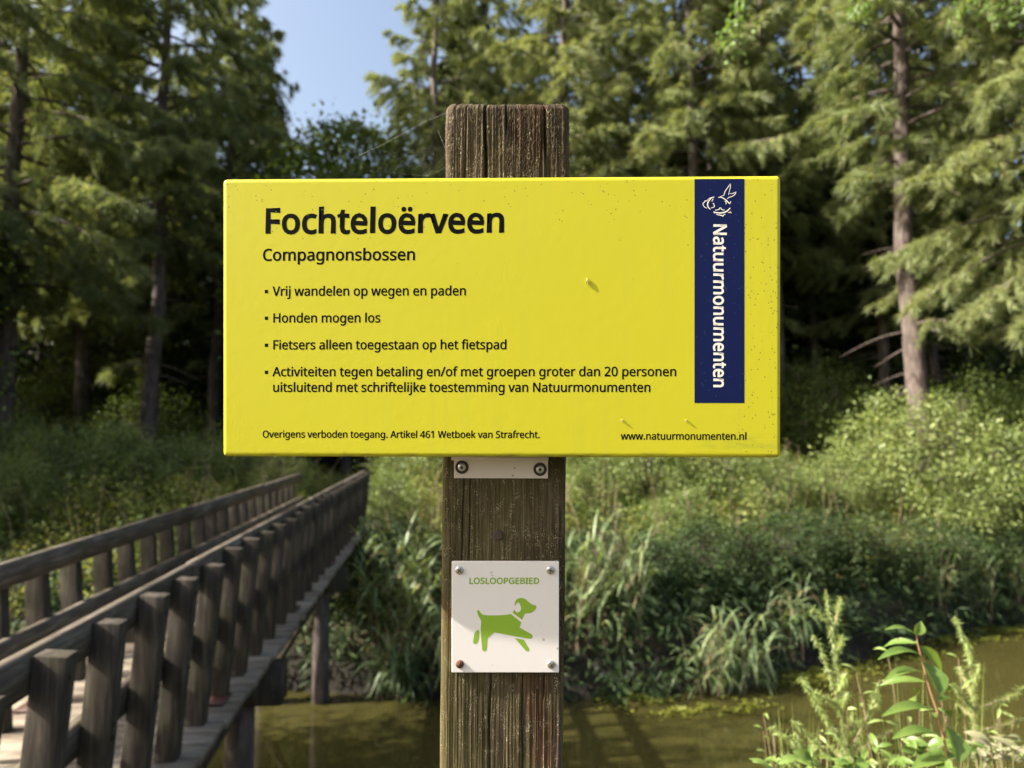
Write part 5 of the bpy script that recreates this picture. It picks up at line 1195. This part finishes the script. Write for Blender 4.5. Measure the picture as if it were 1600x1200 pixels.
def low_plant(name, px, py, Y, n, size, mat, label, cat, seed, spread=60, ground_px=1300):
    rng = np.random.default_rng(seed)
    b = at(px, py, Y); gz = float(hgt(b[0], Y)); off = np.array((b[0], Y, gz))
    o = tag(empty(name, Matrix.Translation(off)), label, cat)
    st, lf = MB(), MB()
    for i in range(n):
        tipc = at(px + rng.normal(0, spread), py + abs(rng.normal(0, spread * 0.5)), Y + rng.normal(0, 0.06)) - off
        st.tube([(rng.normal(0, .02), rng.normal(0, .02), -0.03), tipc * np.array((0.5, 0.5, 0.6)), tipc], [0.003, 0.0025, 0.0015], 5)
        for k in range(3):
            a = rng.uniform(0, 6.28); d = np.array((math.cos(a), math.sin(a) * 0.6, rng.uniform(-0.2, 0.4))); l = size * rng.uniform(0.7, 1.3)
            nv = unit(np.array((-0.3, -0.4, 0.8)) + rng.normal(0, 0.3, 3))
            leafblade(lf, tipc, tipc + unit(d) * l, l * rng.uniform(0.25, 0.5), nv)
    st.build('stem', M['stem'], o, True); lf.build('leaves', M[mat], o, True)
low_plant('low_plant', 1300, 1185, 1.75, 10, 0.05, 'fresh', 'round leaved weed at the bottom edge in front of the conifer sapling', 'plant', 81, 45)
low_plant('low_plant', 1570, 1160, 1.8, 18, 0.045, 'grey_leaf', 'grey pinkish withered weed in the bottom right corner', 'plant', 82, 38)
low_plant('low_plant', 1430, 1160, 1.8, 12, 0.045, 'fresh', 'green leafy weed around the foot of the reddish stem', 'plant', 83, 40)

def tuft(px0, px1, Y, n, top, label, seed):
    rng = np.random.default_rng(seed)
    b = at((px0 + px1) / 2, 1200, Y); gz = float(hgt(b[0], Y)); off = np.array((b[0], Y, gz))
    o = tag(empty('grass_tuft', Matrix.Translation(off)), label, 'grass')
    lf, st = MB(), MB()
    for i in range(n):
        tip = at(rng.uniform(px0, px1), rng.uniform(top, 1190), Y + rng.uniform(-.15, .15)) - off
        root = np.array((tip[0] * 0.6 + rng.normal(0, .03), rng.normal(0, .05), -0.02)); mid = (root + tip) / 2 + np.array((0, 0, 0.22 * tip[2])) + rng.normal(0, .015, 3)
        s = np.linspace(0, 1, 9)[:, None]; P = (1 - s) ** 2 * root + 2 * s * (1 - s) * mid + s ** 2 * tip
        if i % 4 == 0:
            st.tube(P, np.linspace(0.0016, 0.0008, 9), 4)
            for k in (4, 5, 6, 7, 8):
                a = rng.uniform(0, 6.28); leafblade(lf, P[k], P[k] + np.array((math.cos(a), math.sin(a), rng.uniform(-.1, .6))) * rng.uniform(0.025, 0.05), 0.009, unit(np.array((-.3, -.4, .8)) + rng.normal(0, .3, 3)))
        else:
            w = 0.0045 * (1 - s[:, 0] ** 2 * 0.95) / 2; a = rng.uniform(0, 3.14); sd = np.array((math.cos(a), math.sin(a), 0))
            V = np.concatenate([P - sd * w[:, None], P + sd * w[:, None]]); lf.add(V, [(q, q + 1, 9 + q + 1, 9 + q) for q in range(8)])
    st.build('stem', M['twig'], o); lf.build('blades', M['sapling'], o)
tuft(1330, 1620, 2.0, 60, 1010, 'thin narrow leaved tuft tangled behind the reddish stem in the right corner', 95)
tuft(1190, 1330, 2.15, 34, 1085, 'thin grassy tuft at the foot of the conifer sapling', 96)

# a broadleaf tree whose trunk stands right of the view; its twigs hang into the top of the picture
def overhang():
    rng = np.random.default_rng(91)
    x0, y0 = 6.6, 2.6
    off = np.array((x0, y0, 0.0))
    o = tag(empty('overhanging_tree', Matrix.Translation(off)), 'tree with bright leafy twigs hanging into the top right of the view', 'tree')
    tr, lf = MB(), MB()
    tr.tube(np.array([(0, 0, -.2), (0.05, 0, 2), (-0.1, 0.1, 4.5), (0, 0.2, 7)]), [0.2, 0.16, 0.13, 0.09], 10)
    B, D, Nn, Ln = [], [], [], []
    def twig(path, n, spread=0.13, size=0.055):
        n = int(n * 1.8)
        P = np.array([at(*p[:2], p[2]) - off for p in path])
        s0 = np.array((0, 0.15, 6.2))
        lead = np.array([s0, (s0 + P[0]) / 2 + np.array((0, 0, 0.5)), P[0]])
        tr.tube(lead, [0.05, 0.03, 0.012], 6)
        t = np.linspace(0, 1, len(P)); tt = np.linspace(0, 1, 10); Q = np.stack([np.interp(tt, t, P[:, k]) for k in range(3)], -1)
        tr.tube(Q, np.linspace(0.008, 0.002, 10), 5)
        u = rng.random(n); b = np.stack([np.interp(u, tt, Q[:, k]) for k in range(3)], -1)
        B.append(b + rng.normal(0, spread * .35, (n, 3))); D.append(unit(rng.normal(0, .6, (n, 3)) + np.array((0, 0, -.5)))); Nn.append(unit(rng.normal(0, .5, (n, 3)) + np.array((-.5, -.3, .6)))); Ln.append(size * rng.uniform(.7, 1.3, n))
    twig([(1215, -120, 5), (1170, -20, 5), (1150, 30, 5), (1128, 70, 5)], 75)
    twig([(1200, -100, 5), (1165, 0, 5), (1150, 50, 5), (1148, 82, 5)], 40)
    twig([(1400, -130, 5), (1370, -40, 5), (1345, 5, 5), (1335, 30, 5)], 60)
    twig([(1640, -120, 5), (1570, -40, 5), (1520, 5, 5), (1500, 22, 5)], 70)
    twig([(1680, -60, 5), (1620, -10, 5), (1570, 15, 5), (1540, 30, 5)], 60)
    twig([(1700, -60, 5), (1640, -20, 5), (1600, 15, 5), (1585, 30, 5)], 50)
    Ln = np.concatenate(Ln); rhombs(rng, np.concatenate(B), np.concatenate(D), np.concatenate(Nn), Ln, Ln * .55, lf)
    tr.build('trunk', M['bark'], o, True); lf.build('leaves', M['fresh'], o)
overhang()

print('COUNTS', {m.name: len(m.polygons) for m in bpy.data.meshes if len(m.polygons) > 20000})
